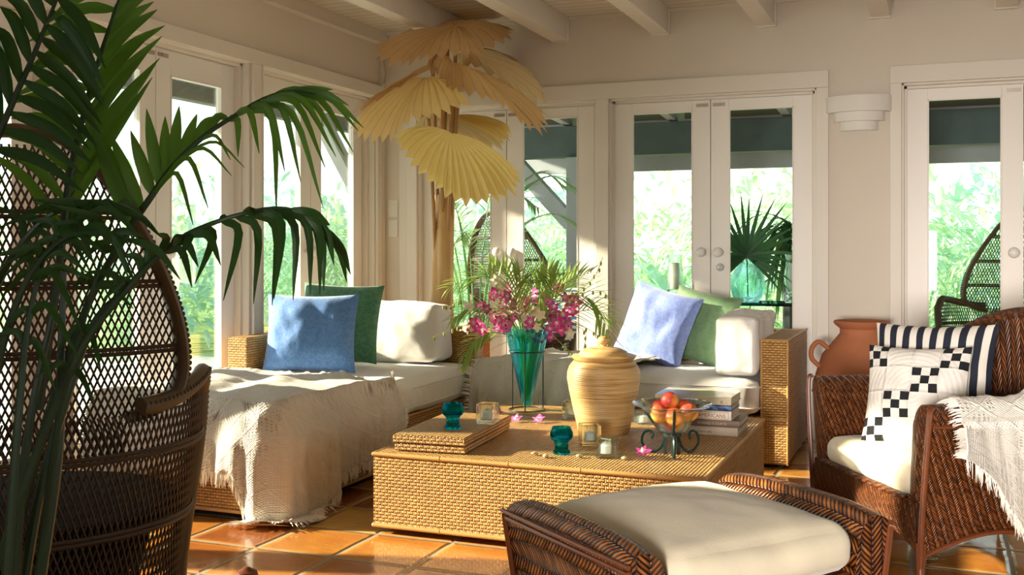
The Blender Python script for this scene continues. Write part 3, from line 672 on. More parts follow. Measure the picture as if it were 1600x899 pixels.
# ================================================================== DAYBED ALONG THE LEFT WALL
def wbox(B, *a_): B.box(*a_); return B
t = thing('daybed', 'honey rattan daybed frame along the left glass wall under the blue pillow', 'daybed', (-2.95, 4.7, 0)); O = t.location
MB(O).box(-3.44, -2.50, 3.64, 5.84, .035, .262).build('base', 'wk', t, smooth=False, bevel=.006)
MB(O).box(-3.40, -2.54, 3.70, 5.80, 0, .035).build('plinth', 'black', t, smooth=False)
MB(O).box(-3.455, -3.335, 4.66, 5.84, .262, .652).build('side_panel', 'wk', t, smooth=False, bevel=.006)
MB(O).box(-3.335, -2.50, 5.72, 5.84, .262, .652).build('end_panel', 'wk', t, smooth=False, bevel=.006)
b = MB(O); b.tube([(-3.44, 3.638, .262), (-2.498, 3.638, .262), (-2.498, 5.84, .262)], .008, 8); b.tube([(-3.44, 3.638, .04), (-2.498, 3.638, .04), (-2.498, 5.84, .04)], .008, 8); b.build('edging', 'cane', t)
cushion('daybed_mattress', 'thick white cotton mattress on the rattan daybed at left', 'mattress', 'white', (-3.44, -2.47, 3.62, 5.70, .266, .452), .055, .016, 3, .008)
cushion('bolster_cushion', 'white box bolster leaning against the end panel of the left daybed', 'cushion', 'white', (-3.30, -2.635, 5.44, 5.71, .472, .790), .035, .022, 8, .012, None, False)
pillow_thing('throw_pillow', 'bright blue velvet pillow at the front of the left daybed', 'pillow', M['blue'], .50, .42, .20, (-3.06, 4.84, .672), (.30, -1, 0), 14, 0, 1)
pillow_thing('throw_pillow', 'dark green velvet pillow behind the bright blue pillow', 'pillow', M['green'], .47, .45, .17, (-3.11, 5.22, .700), (.25, -1, 0), 15, 2, 5)

# ---- throws: a sheet laid over an edge path, with a fringe
def throw(name, label, inner, edge, hang, top, seed, mat='crochet', nfr=640, roff=.03, nu=110, inward=None, puddle=None, floorz=.012):
    """inner(p), edge(p) -> Vector on top of the cushion; hang(p) -> (length, outward unit Vector)"""
    o0 = edge(.5); t = thing(name, label, 'throw blanket', (o0.x, o0.y, top)); B = MB(t.location); nt_, nh = 26, 34
    def pos(p, q):
        e_, i_ = edge(p), inner(p); L, n_ = hang(p); dt = (e_-i_).length; s_ = q*(dt+L)
        tan = (edge(min(1, p+.01))-edge(max(0, p-.01))).normalized()
        f1 = noise.noise(Vector((p*16+seed, s_*.9, 0))); f2 = noise.noise(Vector((p*40+seed, s_*1.5, 3)))
        if s_ < dt:
            f = s_/dt; pt = i_.lerp(e_, f); pt = pt+Vector((noise.noise(Vector((p*5, f*3, seed)))*.03, noise.noise(Vector((p*5, f*3, seed+9)))*.03, 0))
            z = top+.017+max(0, .034*noise.noise(Vector((pt.x*4.5+seed, pt.y*2.4+pt.x*3, 1)))+.014)+.006*noise.noise(Vector((pt.x*14, pt.y*14, seed)))-.045*smoothstep(.95, 1.0, f)
            z += .018*max(0, 1-f*6)*abs(noise.noise(Vector((p*30, 0, seed))))
            return Vector((pt.x, pt.y, z))
        h = s_-dt; z = top-.035-h; outw = .014+roff*smoothstep(0, .12, h)*(.8+1.5*f1)+.042*f2*smoothstep(.04, .25, h)+.06*h
        pt = e_+n_*outw+tan*(.05*f1*h)
        if z < floorz:
            over = floorz-z; pt = pt+n_*over*.55+tan*over*(.5*f1); z = floorz+.01+.012*abs(f2)
        return Vector((pt.x, pt.y, z))
    def uvf(p, q):
        e_, i_ = edge(p), inner(p); L, n_ = hang(p); dt = (e_-i_).length; return (p*1.7+.1, q*(dt+L))
    B.grid(lambda a_, b_: pos(a_, b_), nu, nt_+nh, uvf, thick=.006)
    B.build('blanket', mat, t, ang=120)
    F = MB(t.location); r = random.Random(seed)
    def strand(p0, d, L):
        p1 = p0+d*L*.5+Vector((r.uniform(-.006, .006), r.uniform(-.006, .006), 0)); p2 = p1+(d+Vector((r.uniform(-.25, .25), r.uniform(-.25, .25), -.3))).normalized()*L*.5
        if p2.z < .004: p2.z = .004+r.uniform(0, .006)
        if p1.z < .004: p1.z = .004+r.uniform(0, .006)
        F.tube([p0, p1, p2], [.0036, .0030, .0012], 3, cap=False)
    for k in range(nfr):
        p = (k+r.random())/nfr; a_ = pos(p, 1.0); b_ = pos(p, .975); d = (a_-b_).normalized(); strand(a_-d*.004, d, r.uniform(.045, .07))
    for e_ in (0, 1):
        for k in range(int(nfr*.28)):
            q = (k+r.random())/(nfr*.28); a_ = pos(e_, q); b_ = pos(.015 if e_ == 0 else .985, q); d = (a_-b_); d = d.normalized() if d.length > 1e-6 else Vector((1, 0, 0)); strand(a_-d*.004, d, r.uniform(.03, .05))
    for k in range(int(nfr*.5)):
        p = (k+r.random())/(nfr*.5); a_ = pos(p, 0); b_ = pos(p, .03); d = (a_-b_); d = d.normalized() if d.length > 1e-6 else Vector((0, 1, 0)); strand(a_-d*.004, d, r.uniform(.025, .045))
    F.build('fringe', 'fringe', t)
    return t
# throw 1: over the front corner of the daybed, tail reaching the floor
XR, YF = -2.475, 3.625; RC = .07
LP = [.88, RC*PI/2, .98]   # front run, corner, side run
def eA(p):
    s_ = p*sum(LP)
    if s_ < LP[0]: return Vector((XR-RC-LP[0]+s_+.02, YF, 0))
    s_ -= LP[0]
    if s_ < LP[1]: a_ = -PI/2+s_/RC; return Vector((XR-RC+RC*math.cos(a_), YF+RC+RC*math.sin(a_), 0))
    s_ -= LP[1]; return Vector((XR, YF+RC+s_, 0))
def nA(p):
    s_ = p*sum(LP)
    if s_ < LP[0]: return Vector((.0, -1, 0))
    s_ -= LP[0]
    if s_ < LP[1]: a_ = -PI/2+s_/RC; return Vector((math.cos(a_), math.sin(a_), 0))
    return Vector((1, 0, 0))
def hA(p):
    s_ = p*sum(LP)-LP[0]
    L = .20+.02*math.sin(p*23)
    L += .27*smoothstep(-.12, -.02, s_)*(1-smoothstep(.10, .50, s_)) + .12*smoothstep(.05, .4, s_) - .12*smoothstep(.55, 1.0, s_)
    return L, nA(p)
throw('crochet_throw', 'cream crochet throw with fringe draped over the front of the left daybed', lambda p: Vector((-3.42+.88*smoothstep(.1, .95, p), 4.42+.20*math.sin(p*PI), 0)), eA, hA, .462, 4)

# ================================================================== SOFA AGAINST THE BACK WALL
t = thing('sofa', 'honey rattan sofa frame below the middle glass doors', 'sofa', (-1.6, 5.9, 0)); O = t.location
MB(O).box(-2.46, -.82, 5.50, 6.34, .035, .262).build('base', 'wk', t, smooth=False, bevel=.006)
MB(O).box(-2.40, -.74, 5.56, 6.30, 0, .035).build('plinth', 'black', t, smooth=False)
b = MB(O); b.box(-.820, -.690, 5.52, 6.35, .02, .652); b.build('arm', 'wk', t, smooth=False, bevel=.006)
b = MB(O)
for x in (-.82, -.69): b.tube([(x, 5.519, .02), (x, 5.519, .652), (x, 6.35, .652)], .0055, 7)
b.tube([(-.82, 5.519, .652), (-.69, 5.519, .652)], .0055, 7); b.tube([(-.82, 5.519, .25), (-.69, 5.519, .25)], .004, 6); b.build('arm_edging', 'cane', t)
MB(O).box(-1.765, -.82, 6.24, 6.35, .262, .652).build('back_panel', 'wk', t, smooth=False, bevel=.006)
cushion('sofa_mattress', 'thick white cotton seat mattress on the rattan sofa at the back', 'mattress', 'white', (-2.44, -.828, 5.46, 6.23, .266, .452), .05, .014, 21, .012)
cushion('bolster_cushion', 'white box bolster against the rattan arm at the right of the sofa', 'cushion', 'white', (-1.055, -.832, 5.47, 6.18, .472, .765), .028, .022, 13, .012, None, False)
pillow_thing('throw_pillow', 'pale blue velvet pillow leaning on the sofa at the back', 'pillow', M['blue2'], .44, .43, .17, (-1.46, 5.92, .685), (-.20, -1, 0), 16, 14, 11)
pillow_thing('throw_pillow', 'pale green velvet pillow between the pale blue pillow and white bolster', 'pillow', M['green2'], .42, .42, .15, (-1.23, 6.00, .675), (-.30, -1, 0), 14, 10, 12)
def eB(p): return Vector((-2.40+.88*p, 5.462, 0))
def hB(p): return .29+.02*math.sin(p*17), Vector((0, -1, 0))
throw('crochet_throw', 'white crochet throw spread over the left end of the back sofa', lambda p: Vector((-2.36+.98*p, 6.18-.04*math.sin(9*p), 0)), eB, hB, .462, 17, nfr=420, nu=80)

# ================================================================== COFFEE TABLE
ZT = .318
t = thing('coffee_table', 'large low square coffee table of woven honey rattan in the centre', 'table', (-1.4, 4.39, 0)); O = t.location
TX0, TX1, TY0, TY1 = -2.047, -.745, 3.69, 5.09
b = MB(O); b.box(TX0, TX1, TY0, TY1, .03, ZT-.012); b.build('side_panels', 'wk', t, smooth=False)
b = MB(O); b.add([(TX0, TY0, ZT), (TX1, TY0, ZT), (TX1, TY1, ZT), (TX0, TY1, ZT), (TX0, TY0, ZT-.012), (TX1, TY0, ZT-.012), (TX1, TY1, ZT-.012), (TX0, TY1, ZT-.012)], [(0, 1, 2, 3), (0, 4, 5, 1), (1, 5, 6, 2), (2, 6, 7, 3), (3, 7, 4, 0)]); b.build('tabletop', 'wkt', t, smooth=False)
b = MB(O)
for z in (.034, ZT-.006): [b.tube([p_, q_], .0085, 10) for p_, q_ in (((TX0, TY0, z), (TX1, TY0, z)), ((TX1, TY0, z), (TX1, TY1, z)), ((TX1, TY1, z), (TX0, TY1, z)), ((TX0, TY1, z), (TX0, TY0, z)))]; [b.ball(p_, .0087, 8, 6) for p_ in ((TX0, TY0, z), (TX1, TY0, z), (TX1, TY1, z), (TX0, TY1, z))]
for k in range(1, 5):
    x = TX0+(TX1-TX0)*k/4.6; b.tube([(x, TY0, ZT-.006), (x+.004, TY0, ZT-.006)], .0098, 10); b.tube([(x, TY0, .034), (x+.004, TY0, .034)], .0098, 8)
b.build('cane_edging', 'cane', t)
for x in (TX0+.12, TX1-.12):
    for y in (TY0+.12, TY1-.12): MB(O).box(x-.04, x+.04, y-.04, y+.04, 0, .03).build('foot', 'black', t, smooth=False)

# ---- rattan box
t = thing('rattan_box', 'flat lidded rattan box at the left front of the coffee table', 'box', (-1.862, 4.055, ZT+.004), math.radians(5))
MB().box(-.148, .148, -.30, .30, 0, .028).build('box_base', 'wk', t, smooth=False, bevel=.004)
l = MB(); l.box(-.152, .152, -.304, .304, .0, .030)
l = l.build('lid', 'wk', t, smooth=False, bevel=.004); l.location = (0, 0, .0305); l.rotation_euler = (0, 0, math.radians(-.6)); MB().box(-.147, .147, -.299, .299, .0302, .0318).build('woven_top', 'wkt', l, smooth=False)
ZB = ZT+.0668
# ---- goblets
def goblet(label, loc):
    t = thing('goblet', label, 'glass', loc, 0, 'teal bubble glass goblets')
    MB().lathe([(.0, 0), (.031, 0), (.034, .004), (.034, .010), (.028, .016), (.026, .022), (.027, .044), (.031, .050), (.040, .058), (.045, .070), (.045, .082), (.040, .094), (.036, .102), (.038, .104), (.041, .103), (.0432, .094), (.0415, .072), (.036, .060), (.0, .053)][:14]+[(.033, .1035), (.037, .094), (.0415, .081), (.041, .070), (.034, .061), (.0, .057)], n=32, cap=False).build('bowl_and_stem', 'teal', t)
    MB().lathe([(0, .059), (.030, .060), (.030, .066), (0, .067)], n=24, cap=False).build('wax_fill', 'tealwax', t)
    return t
M['tealwax'] = plain('teal_wax', (.03, .42, .50), .4, 0, Subsurface_Weight=.2)
goblet('teal glass goblet standing on the lid of the rattan box', (-1.823, 3.945, ZB))
goblet('teal glass goblet at the table front between jar and flowers', (-1.352, 3.935, ZT))
def votive(label, loc, rz, s=.082):
    t = thing('votive_holder', label, 'candle holder', loc, rz, 'square glass votive holders'); B = MB(); h = s/2; i_ = h-.013; z1 = s*1.02
    V = []
    for q, z in ((h*.93, 0), (h, z1*.5), (h*.98, z1), (i_+.004, z1+.001), (i_, z1-.006), (i_-.002, .016)):
        r_ = .006
        for sx, sy in ((-1, -1), (1, -1), (1, 1), (-1, 1)): V.append((sx*q, sy*q, z))
    F_ = [(3, 2, 1, 0)]
    for k in range(5):
        for j in range(4): j2 = (j+1) % 4; F_.append((k*4+j, k*4+j2, k*4+4+j2, k*4+4+j))
    F_.append((20, 21, 22, 23)); B.add(V, F_); g = B.build('glass_cube', 'clear', t, smooth=True, bevel=.004)
    MB().lathe([(0, .018), (.022, .018), (.0225, .047), (.018, .052), (0, .050)], n=20, cap=False).build('candle', 'cond', t); MB().tube([(0, 0, .05), (.001, 0, .060)], .0009, 5).build('wick', 'black', t)
    return t
votive('square glass votive on the rattan box beside the teal goblet', (-1.745, 4.125, ZB), math.radians(8))
votive('square glass votive behind the left side of the tall bamboo jar', (-1.59, 4.78, ZT), math.radians(2), .08)
votive('square glass votive touching the front left of the bamboo jar', (-1.31, 4.165, ZT), math.radians(28), .082)
votive('frontmost square glass votive on the coffee table', (-1.165, 3.925, ZT), math.radians(4), .078)
t = thing('votive_holder', 'round clear glass dish on the table behind the fruit bowl', 'candle holder', (-1.235, 4.75, ZT))
MB().lathe([(0, 0), (.035, 0), (.047, .012), (.050, .035), (.044, .060), (.040, .060), (.044, .035), (.040, .014), (0, .010)], n=28, cap=False).build('dish', 'clear', t)
MB().lathe([(0, .011), (.02, .011), (.02, .034), (0, .036)], n=18, cap=False).build('candle', 'cond', t)
# ---- shells
for i, (u, v, rz) in enumerate(((835, 712, .3), (853, 716, 1.6), (905, 716, .9), (976, 719, 2.4))):
    p = onz(u, v, ZT); r = random.Random(i); B = MB(); pts = []; rd = []
    for k in range(22): a_ = k*.5; q = .011*(1-k/24); pts.append((q*math.cos(a_), q*math.sin(a_)*.8, .005+.0004*k)); rd.append(.0055*(1-k/26)+.0008)
    B.tube(pts, rd, 7); o = B.build('sea_shell', 'shell'); o.location = (p.x, p.y, ZT+.001); o.rotation_euler = (0, 0, rz)
    tag(o, ['small pale shell, leftmost on the table front', 'small pale shell just left of the front teal goblet', 'small pale shell between front goblet and frontmost votive', 'small pale shell right of the frontmost votive'][i], 'shell', 'small shells on the table')
# ---- orchids
def orchm(name, edge, mid):
    n = NT(name); v, x, y, z = n.uv(); f = n.mr(y, .0, .012); c = n.mix(f, mid, edge); b_ = n.bsdf(c, .5); t_ = n.new('ShaderNodeBsdfTranslucent'); n.put(t_.inputs[0], c); return n.done(n.mixs(.3, b_, t_.outputs[0]))
M['orch'] = orchm('orchid_petal_magenta', (.70, .06, .36), (.88, .60, .70)); M['orch2'] = orchm('orchid_petal_pink', (.74, .16, .52), (.92, .80, .84)); M['orch3'] = orchm('orchid_petal_ivory', (.90, .86, .72), (.80, .80, .50))
def blossom(B1, B2, c, n_, s_, r, op=.25):
    n_ = Vector(n_).normalized(); a_ = n_.orthogonal().normalized(); b_ = n_.cross(a_); rot = r.uniform(0, 6)
    for k in range(5):
        an = rot+2*PI*k/5; d = a_*math.cos(an)+b_*math.sin(an); wd = s_*(.56 if k in (1, 4) else .34)
        add_leaf(B1, Vector(c)+d*s_*.06, (d+n_*op).normalized(), s_*.62, wd, 0, seg=4, fold=.12, side=n_.cross(d))
    d = (a_*math.cos(rot+PI)+b_*math.sin(rot+PI)); add_leaf(B2, Vector(c), (d*.6+n_).normalized(), s_*.34, s_*.3, 0, seg=3, fold=.5, side=n_.cross(d)); B2.ball(Vector(c)+n_*s_*.05, s_*.09, 8, 6)
def orchid_thing(u, v, label, seed, m1='pink', m2='ivory'):
    p = onz(u, v, ZT); r = random.Random(seed); t = thing('orchid_blossom', label, 'flower', (p.x, p.y, ZT), 0, 'fallen orchid blossoms on the table')
    B1, B2 = MB(), MB(); blossom(B1, B2, (0, 0, .018), (r.uniform(-.2, .2), -.55, 1), .052, r, .12)
    B1.build('petals', m1, t); B2.build('lip', m2, t)
orchid_thing(776, 650, 'fallen pink orchid blossom at the back corner of the rattan box', 2, 'orch')
orchid_thing(806, 660, 'fallen pink orchid blossom in front of the vase stand ring', 3, 'orch2')
orchid_thing(841, 661, 'fallen pink orchid blossom right of the vase stand foot', 8, 'orch2')
orchid_thing(1005, 713, 'fallen magenta orchid blossom beside the fruit bowl stand', 5, 'orch')
# ---- bamboo jar
t = thing('lidded_jar', 'tall pale coiled bamboo jar with domed lid and ball knob', 'jar', (-1.343, 4.475, ZT))
MB().lathe([(0, 0), (.108, 0), (.112, .004), (.122, .05), (.138, .12), (.152, .185), (.1605, .235), (.159, .262), (.150, .288), (.138, .304), (.130, .312), (.120, .312), (.118, .30), (0, .298)], n=64, cap=False).build('jar_body', 'jar', t)
MB().lathe([(.100, .306), (.126, .312), (.139, .326), (.141, .331), (.134, .333), (.112, .336), (.108, .341), (.100, .352), (.075, .364), (.04, .371), (.012, .374), (.011, .379), (.02, .383), (.0275, .392), (.0285, .401), (.023, .411), (.012, .417), (0, .4185)], n=56, cap=False).build('lid', 'jar', t)
# ---- fruit bowl on scroll stand
BC = Vector((-.945, 4.07, ZT))
t = thing('bowl_stand', 'dark iron scroll stand holding the glass fruit bowl', 'stand', BC)
def fl(B, P, w_=.012, th=.004): B.tube(bez(P, 40), w_/2, 6, flat=.45)
for k, a0 in enumerate((-70-3, 50, 170)):
    a_ = math.radians(a0); d = Vector((math.cos(a_), math.sin(a_), 0)); B = MB()
    P = [d*.135+Vector((0, 0, .175)), d*.085+Vector((0, 0, .10)), d*.035+Vector((0, 0, .082))]
    B.bar(d*.03+Vector((0, 0, .0)), d*.03+Vector((0, 0, .095)), .012, .006)
    B.tube(bez([d*.030+Vector((0, 0, .085)), d*.06+Vector((0, 0, .10)), d*.10+Vector((0, 0, .145)), d*.125+Vector((0, 0, .186))], 20), .0055, 6)
    sc_ = [d*.032+Vector((0, 0, .06)), d*.045+Vector((0, 0, .03)), d*.075+Vector((0, 0, .006)), d*.105+Vector((0, 0, .010)), d*.128+Vector((0, 0, .04)), d*.120+Vector((0, 0, .075)), d*.098+Vector((0, 0, .085)), d*.082+Vector((0, 0, .074)), d*.086+Vector((0, 0, .055))]
    B.tube(bez(sc_, 44), .0055, 6); B.build('scroll_leg', 'giron', t)
MB().lathe([(.030, .074), (.036, .074), (.036, .086), (.030, .086), (.030, .074)], n=24, cap=False).build('ring', 'giron', t)
o = MB().lathe([(0, .002), (.046, 0), (.056, .006), (.070, .028), (.080, .055), (.098, .080), (.128, .099), (.152, .108), (.154, .112), (.127, .104), (.095, .085), (.076, .058), (.066, .032), (.052, .012), (0, .008)], n=48, cap=False, sq=.28).build('fruit_bowl', 'clear')
o.location = (BC.x, BC.y, ZT+.089); o.rotation_euler = (0, 0, .35); tag(o, 'clear green glass bowl with flared square rim full of peaches', 'bowl')
pc = [(-.052, -.028, .062, 'at the left of the bowl'), (.0, -.056, .056, 'at the front centre of the bowl, dark red'), (.062, -.016, .066, 'at the right front of the bowl'), (-.004, .036, .104, 'on top of the heap in the bowl'), (.052, .056, .072, 'half hidden at the back right of the bowl'), (-.038, .058, .072, 'half hidden at the back left of the bowl'), (.004, -.008, .033, 'low inside the bowl seen through the glass')]
for i, (dx, dy, dz, lb) in enumerate(pc):
    ca, sa = CC, CS; X = dx*ca-dy*sa; Y = dx*sa+dy*ca
    B = MB(); pts = []; n, m_ = 28, 20
    for a1 in range(m_+1):
        th = PI*a1/m_
        for k in range(n):
            ph = 2*PI*k/n; dent = 1-.05*math.exp(-((ph-PI)/.22)**2)*math.sin(th)-.10*math.exp(-(th/.25)**2); pts.append((math.sin(th)*math.cos(ph)*.0365*dent, math.sin(th)*math.sin(ph)*.0365*dent, math.cos(th)*.0345*dent))
    F_ = [(a1*n+k, (a1+1)*n+k, (a1+1)*n+(k+1) % n, a1*n+(k+1) % n) for a1 in range(m_) for k in range(n)]
    B.add(pts, F_); o = B.build('peach', 'peach'); o.location = (BC.x+X, BC.y+Y, ZT+.089+dz+.012); rg = random.Random(i*7+2); o.rotation_euler = (rg.uniform(-.6, .6), rg.uniform(-.5, .5), rg.uniform(-2.2, .3)+PI)
    tag(o, 'red and yellow peach '+lb, 'peach', 'peaches in the glass bowl')
# ---- books
def text(s, parent, loc, size, mat, rx=PI/2, rz=0, al='LEFT', rough=0):
    c = bpy.data.curves.new('lettering', 'FONT'); c.body = s; c.size = size; c.extrude = .0002; c.align_x = al; o = bpy.data.objects.new('lettering', c); COL.objects.link(o)
    dg = bpy.context.evaluated_depsgraph_get(); me = bpy.data.meshes.new_from_object(o.evaluated_get(dg)); bpy.data.objects.remove(o); o = bpy.data.objects.new('lettering', me); COL.objects.link(o)
    me.materials.clear(); me.materials.append(mat); o.parent = parent; o.location = loc; o.rotation_euler = (rx, 0, rz); return o
ink = {k: plain('ink_'+k, c, .6) for k, c in (('red', (.35, .06, .03)), ('dark', (.04, .03, .025)), ('pale', (.55, .42, .28)), ('white', (.8, .8, .8)))}
paint('bk1', 'book_cloth_taupe', (.42, .33, .25), .5); paint('bk2', 'book_cloth_brown', (.16, .10, .065), .5); paint('bk3', 'book_jacket_cream', (.78, .70, .58), .35); paint('page', 'book_pages', (.70, .62, .50), .8)
paint('bk2c', 'book_cover_black', (.025, .022, .02), .3)
def nbk4():
    n = NT('book_jacket_blue'); v, x, y, z = n.uv(True); f = n.mr(n.noise(n.xyz(n.m_('MULTIPLY', n.m_('ADD', x, z), 60), n.m_('MULTIPLY', n.m_('SUBTRACT', x, z), 12), 0), 1, 2), .45, .6)
    return n.done(n.bsdf(n.mix(f, (.02, .04, .13), (.10, .20, .42)), .3))
M['bk4'] = nbk4()
def nbk5():
    n = NT('book_jacket_picture'); v, x, y, z = n.uv(True)
    c = n.ramp(n.m_('ADD', n.m_('ADD', x, n.m_('MULTIPLY', y, .7)), n.m_('MULTIPLY', n.noise(v, 14, 2), .02)), [(0., (.05, .11, .22)), (.12, (.02, .035, .03)), (.16, (.34, .42, .22)), (.24, (.62, .62, .42)), (.30, (.72, .70, .66))])
    s_ = n.mr(z, .0335, .0345); return n.done(n.bsdf(n.mix(s_, (.76, .68, .48), c), .18))
M['bk5'] = nbk5()
def book(label, x1, y0, z0, L, D, H_, cov, rz=0):
    """x1: right end, y0: spine face, spine runs along x and faces -y"""
    t = thing('book', label, 'book', (x1-L, y0, z0), rz, 'books stacked on the coffee table'); th = .003
    B = MB(); B.box(0, L, 0, D, 0, th); B.box(0, L, 0, D, H_-th, H_)
    n_ = 8; V = []; 
    for k in range(n_+1): a_ = PI*(k/n_)-PI/2; V.append((-.004*math.cos(a_), H_/2+math.sin(a_)*H_/2))
    vs = [(x, q[0], q[1]) for x in (0, L) for q in V]+[(x, .004, q[1]) for x in (0, L) for q in V]; fs = []
    for k in range(n_):
        a_, b_ = k, k+1; fs.append((a_, n_+1+a_, n_+1+b_, b_)); fs.append((2*(n_+1)+b_, 3*(n_+1)+b_, 3*(n_+1)+a_, 2*(n_+1)+a_))
        fs.append((a_, b_, 2*(n_+1)+b_, 2*(n_+1)+a_)); fs.append((n_+1+b_, n_+1+a_, 3*(n_+1)+a_, 3*(n_+1)+b_))
    B.add(vs, fs); B.build('cover', cov, t, smooth=False)
    MB().box(.004, L-.004, .004, D-.004, th, H_-th).build('pages', 'page', t, smooth=False)
    return t
z = ZT+.001
t = book('taupe hardback at the bottom of the book stack', -.775, 4.555, z, .34, .27, .038, 'bk1')
text('NATIVE AMERICAN INDIAN LIFE', t, (.035, -.0046, .010), .0135, ink['dark']); text('MYTHS AND CEREMONIES', t, (.12, -.0046, .024), .010, ink['pale']); z += .0385
t = book('dark brown book second from the bottom of the stack', -.765, 4.545, z, .33, .25, .030, 'bk2', .01)
text('VISIONS', t, (.05, -.0046, .009), .017, ink['pale']); text('EDWARD S. CURTIS', t, (.15, -.0046, .009), .014, ink['pale']); z += .0305
t = book('thick cream book with red AMERICANS lettering in the stack middle', -.80, 4.545, z, .30, .20, .038, 'bk3', -.015)
text('THE  AMERICANS', t, (.105, -.0046, .011), .022, ink['red'])
B = MB(); B.box(.02, .288, -.0052, -.0042, .005, .0062); B.box(.02, .288, -.0052, -.0042, .032, .0332); B.box(.288, .2892, -.0052, -.0042, .005, .0332); B.build('spine_border', ink['red'], t, smooth=False); z += .0385
t = book('navy and blue patterned book under the top book', -.80, 4.55, z, .30, .215, .025, 'bk4', .008); text('David Gleason', t, (.11, -.0046, .008), .011, ink['white']); z += .0255
t = book('glossy picture book on top of the stack with cream spine', -.80, 4.545, z, .33, .235, .034, 'bk5', -.012)
text('K', t, (.285, -.0046, .006), .018, ink['dark']); text('no', t, (.305, -.0046, .006), .010, ink['pale'])

# ---- vase, stand and bouquet
VX, VY = -1.875, 4.93
t = thing('vase_stand', 'thin black iron ring stand holding the cone vase', 'stand', (VX, VY, ZT))
for z, r in ((.004, .088), (.292, .088)):
    MB().tube([(r*math.cos(a_*PI/16), r*math.sin(a_*PI/16), z) for a_ in range(32)], .0032, 6, closed=True).build('ring', 'iron', t)
for k in range(3): a_ = math.radians(-75+120*k); MB().tube([(.088*math.cos(a_), .088*math.sin(a_), .003), (.088*math.cos(a_), .088*math.sin(a_), .293)], .0032, 6).build('rod', 'iron', t)
o = MB().lathe([(0, .018), (.012, .020), (.020, .030), (.035, .10), (.058, .20), (.080, .285), (.093, .345), (.106, .405), (.109, .408), (.1105, .404), (.097, .344), (.084, .285), (.062, .20), (.039, .10), (.024, .026), (.014, .014), (0, .012)], n=48, cap=False).build('cone_vase', 'tealv')
o.location = (VX, VY, ZT); tag(o, 'tall aqua glass cone vase holding orchids and palm sprays', 'vase')
bq = thing('bouquet', 'loose bouquet of magenta and ivory orchids with palm sprays', 'flowers', (VX, VY, ZT+.35)); BO_ = Vector(bq.location)
r = random.Random(5)
def bp(u, v, dd=0): return at(u, v, 5.3+dd)
# stems in the vase
B = MB(BO_)
for k in range(16):
    a_ = r.uniform(0, 6.28); q = r.uniform(.2, 1); B.tube(bez([(VX+.008*math.cos(a_), VY+.008*math.sin(a_), ZT+.04+r.uniform(0, .08)), (VX+.035*q*math.cos(a_+.6), VY+.035*q*math.sin(a_+.6), ZT+.2), (VX+.07*q*math.cos(a_+.3), VY+.07*q*math.sin(a_+.3), ZT+.37), (VX+.12*q*math.cos(a_), VY+.12*q*math.sin(a_), ZT+.47)], 10), .0035, 5)
B.build('stems', 'fern', bq)
fr = [((818, 530), (770, 440), (742, 432), (700, 450), 0, .16), ((820, 530), (880, 470), (925, 470), (955, 530), -.1, .20), ((818, 530), (800, 470), (790, 430), (770, 415), .15, .15), ((822, 530), (835, 480), (850, 440), (865, 425), .05, .17),
      ((824, 530), (860, 480), (890, 440), (925, 425), .15, .16), ((815, 530), (790, 490), (740, 480), (705, 500), -.12, .13), ((822, 530), (845, 490), (880, 455), (905, 440), -.1, .17), ((824, 530), (880, 495), (930, 485), (962, 505), .05, .17), ((812, 535), (800, 500), (812, 450), (835, 432), -.12, .19), ((815, 530), (770, 520), (735, 540), (722, 575), -.1, .10), ((818, 535), (815, 500), (805, 460), (812, 425), -.16, .20), ((822, 535), (850, 505), (865, 460), (862, 430), -.15, .19)]
for a_, b_, c, d, dd, ll in fr:
    B = MB(BO_); frond(B, [bp(*a_, dd*.2), bp(*b_, dd*.6), bp(*c, dd), bp(*d, dd*1.2)], 15, ll, .018, r, .5, 48, .25, .0035, upv=(ray(820, 500)*-1+Vector((0, 0, .4))), seg=4); B.build('palm_spray', 'fern', bq)
for u, v, n_, sp_, mt in ((785, 462, 6, 16, 'orch'), (770, 500, 8, 26, 'orch'), (812, 475, 5, 14, 'orch'), (848, 516, 9, 24, 'orch'), (880, 505, 5, 16, 'orch'), (868, 480, 4, 22, 'orch'), (800, 505, 6, 20, 'orch2'), (855, 462, 5, 20, 'orch2'), (775, 490, 5, 22, 'orch2'), (872, 512, 5, 20, 'orch2'), (832, 515, 3, 14, 'orch3'), (865, 495, 2, 20, 'orch3'), (835, 492, 4, 12, 'orch3'), (820, 500, 3, 10, 'orch3'), (735, 480, 2, 6, 'orch3'), (728, 512, 3, 10, 'orch3'), (805, 520, 2, 6, 'orch3'), (778, 443, 2, 8, 'orch3'), (885, 525, 3, 10, 'orch3'), (897, 468, 4, 16, 'orch'), (745, 512, 4, 12, 'orch'), (888, 488, 3, 12, 'orch')):
    for k in range(n_):
        B1, B2 = MB(BO_), MB(BO_); c = bp(u+r.uniform(-sp_, sp_), v+r.uniform(-sp_, sp_)*.7, r.uniform(-.16, .02)); nn = Vector((-ray(u, v).x+r.uniform(-.7, .7), -ray(u, v).y+r.uniform(-.3, .3), r.uniform(-.3, .5)))
        blossom(B1, B2, c, nn, r.uniform(.042, .058), r, .3)
        for q in range(len(B2.v)): pass
        o = B1.build('orchid_flower', mt, bq); B2.build('flower_lip', 'pink' if mt == 'orch2' else 'ivory', o)
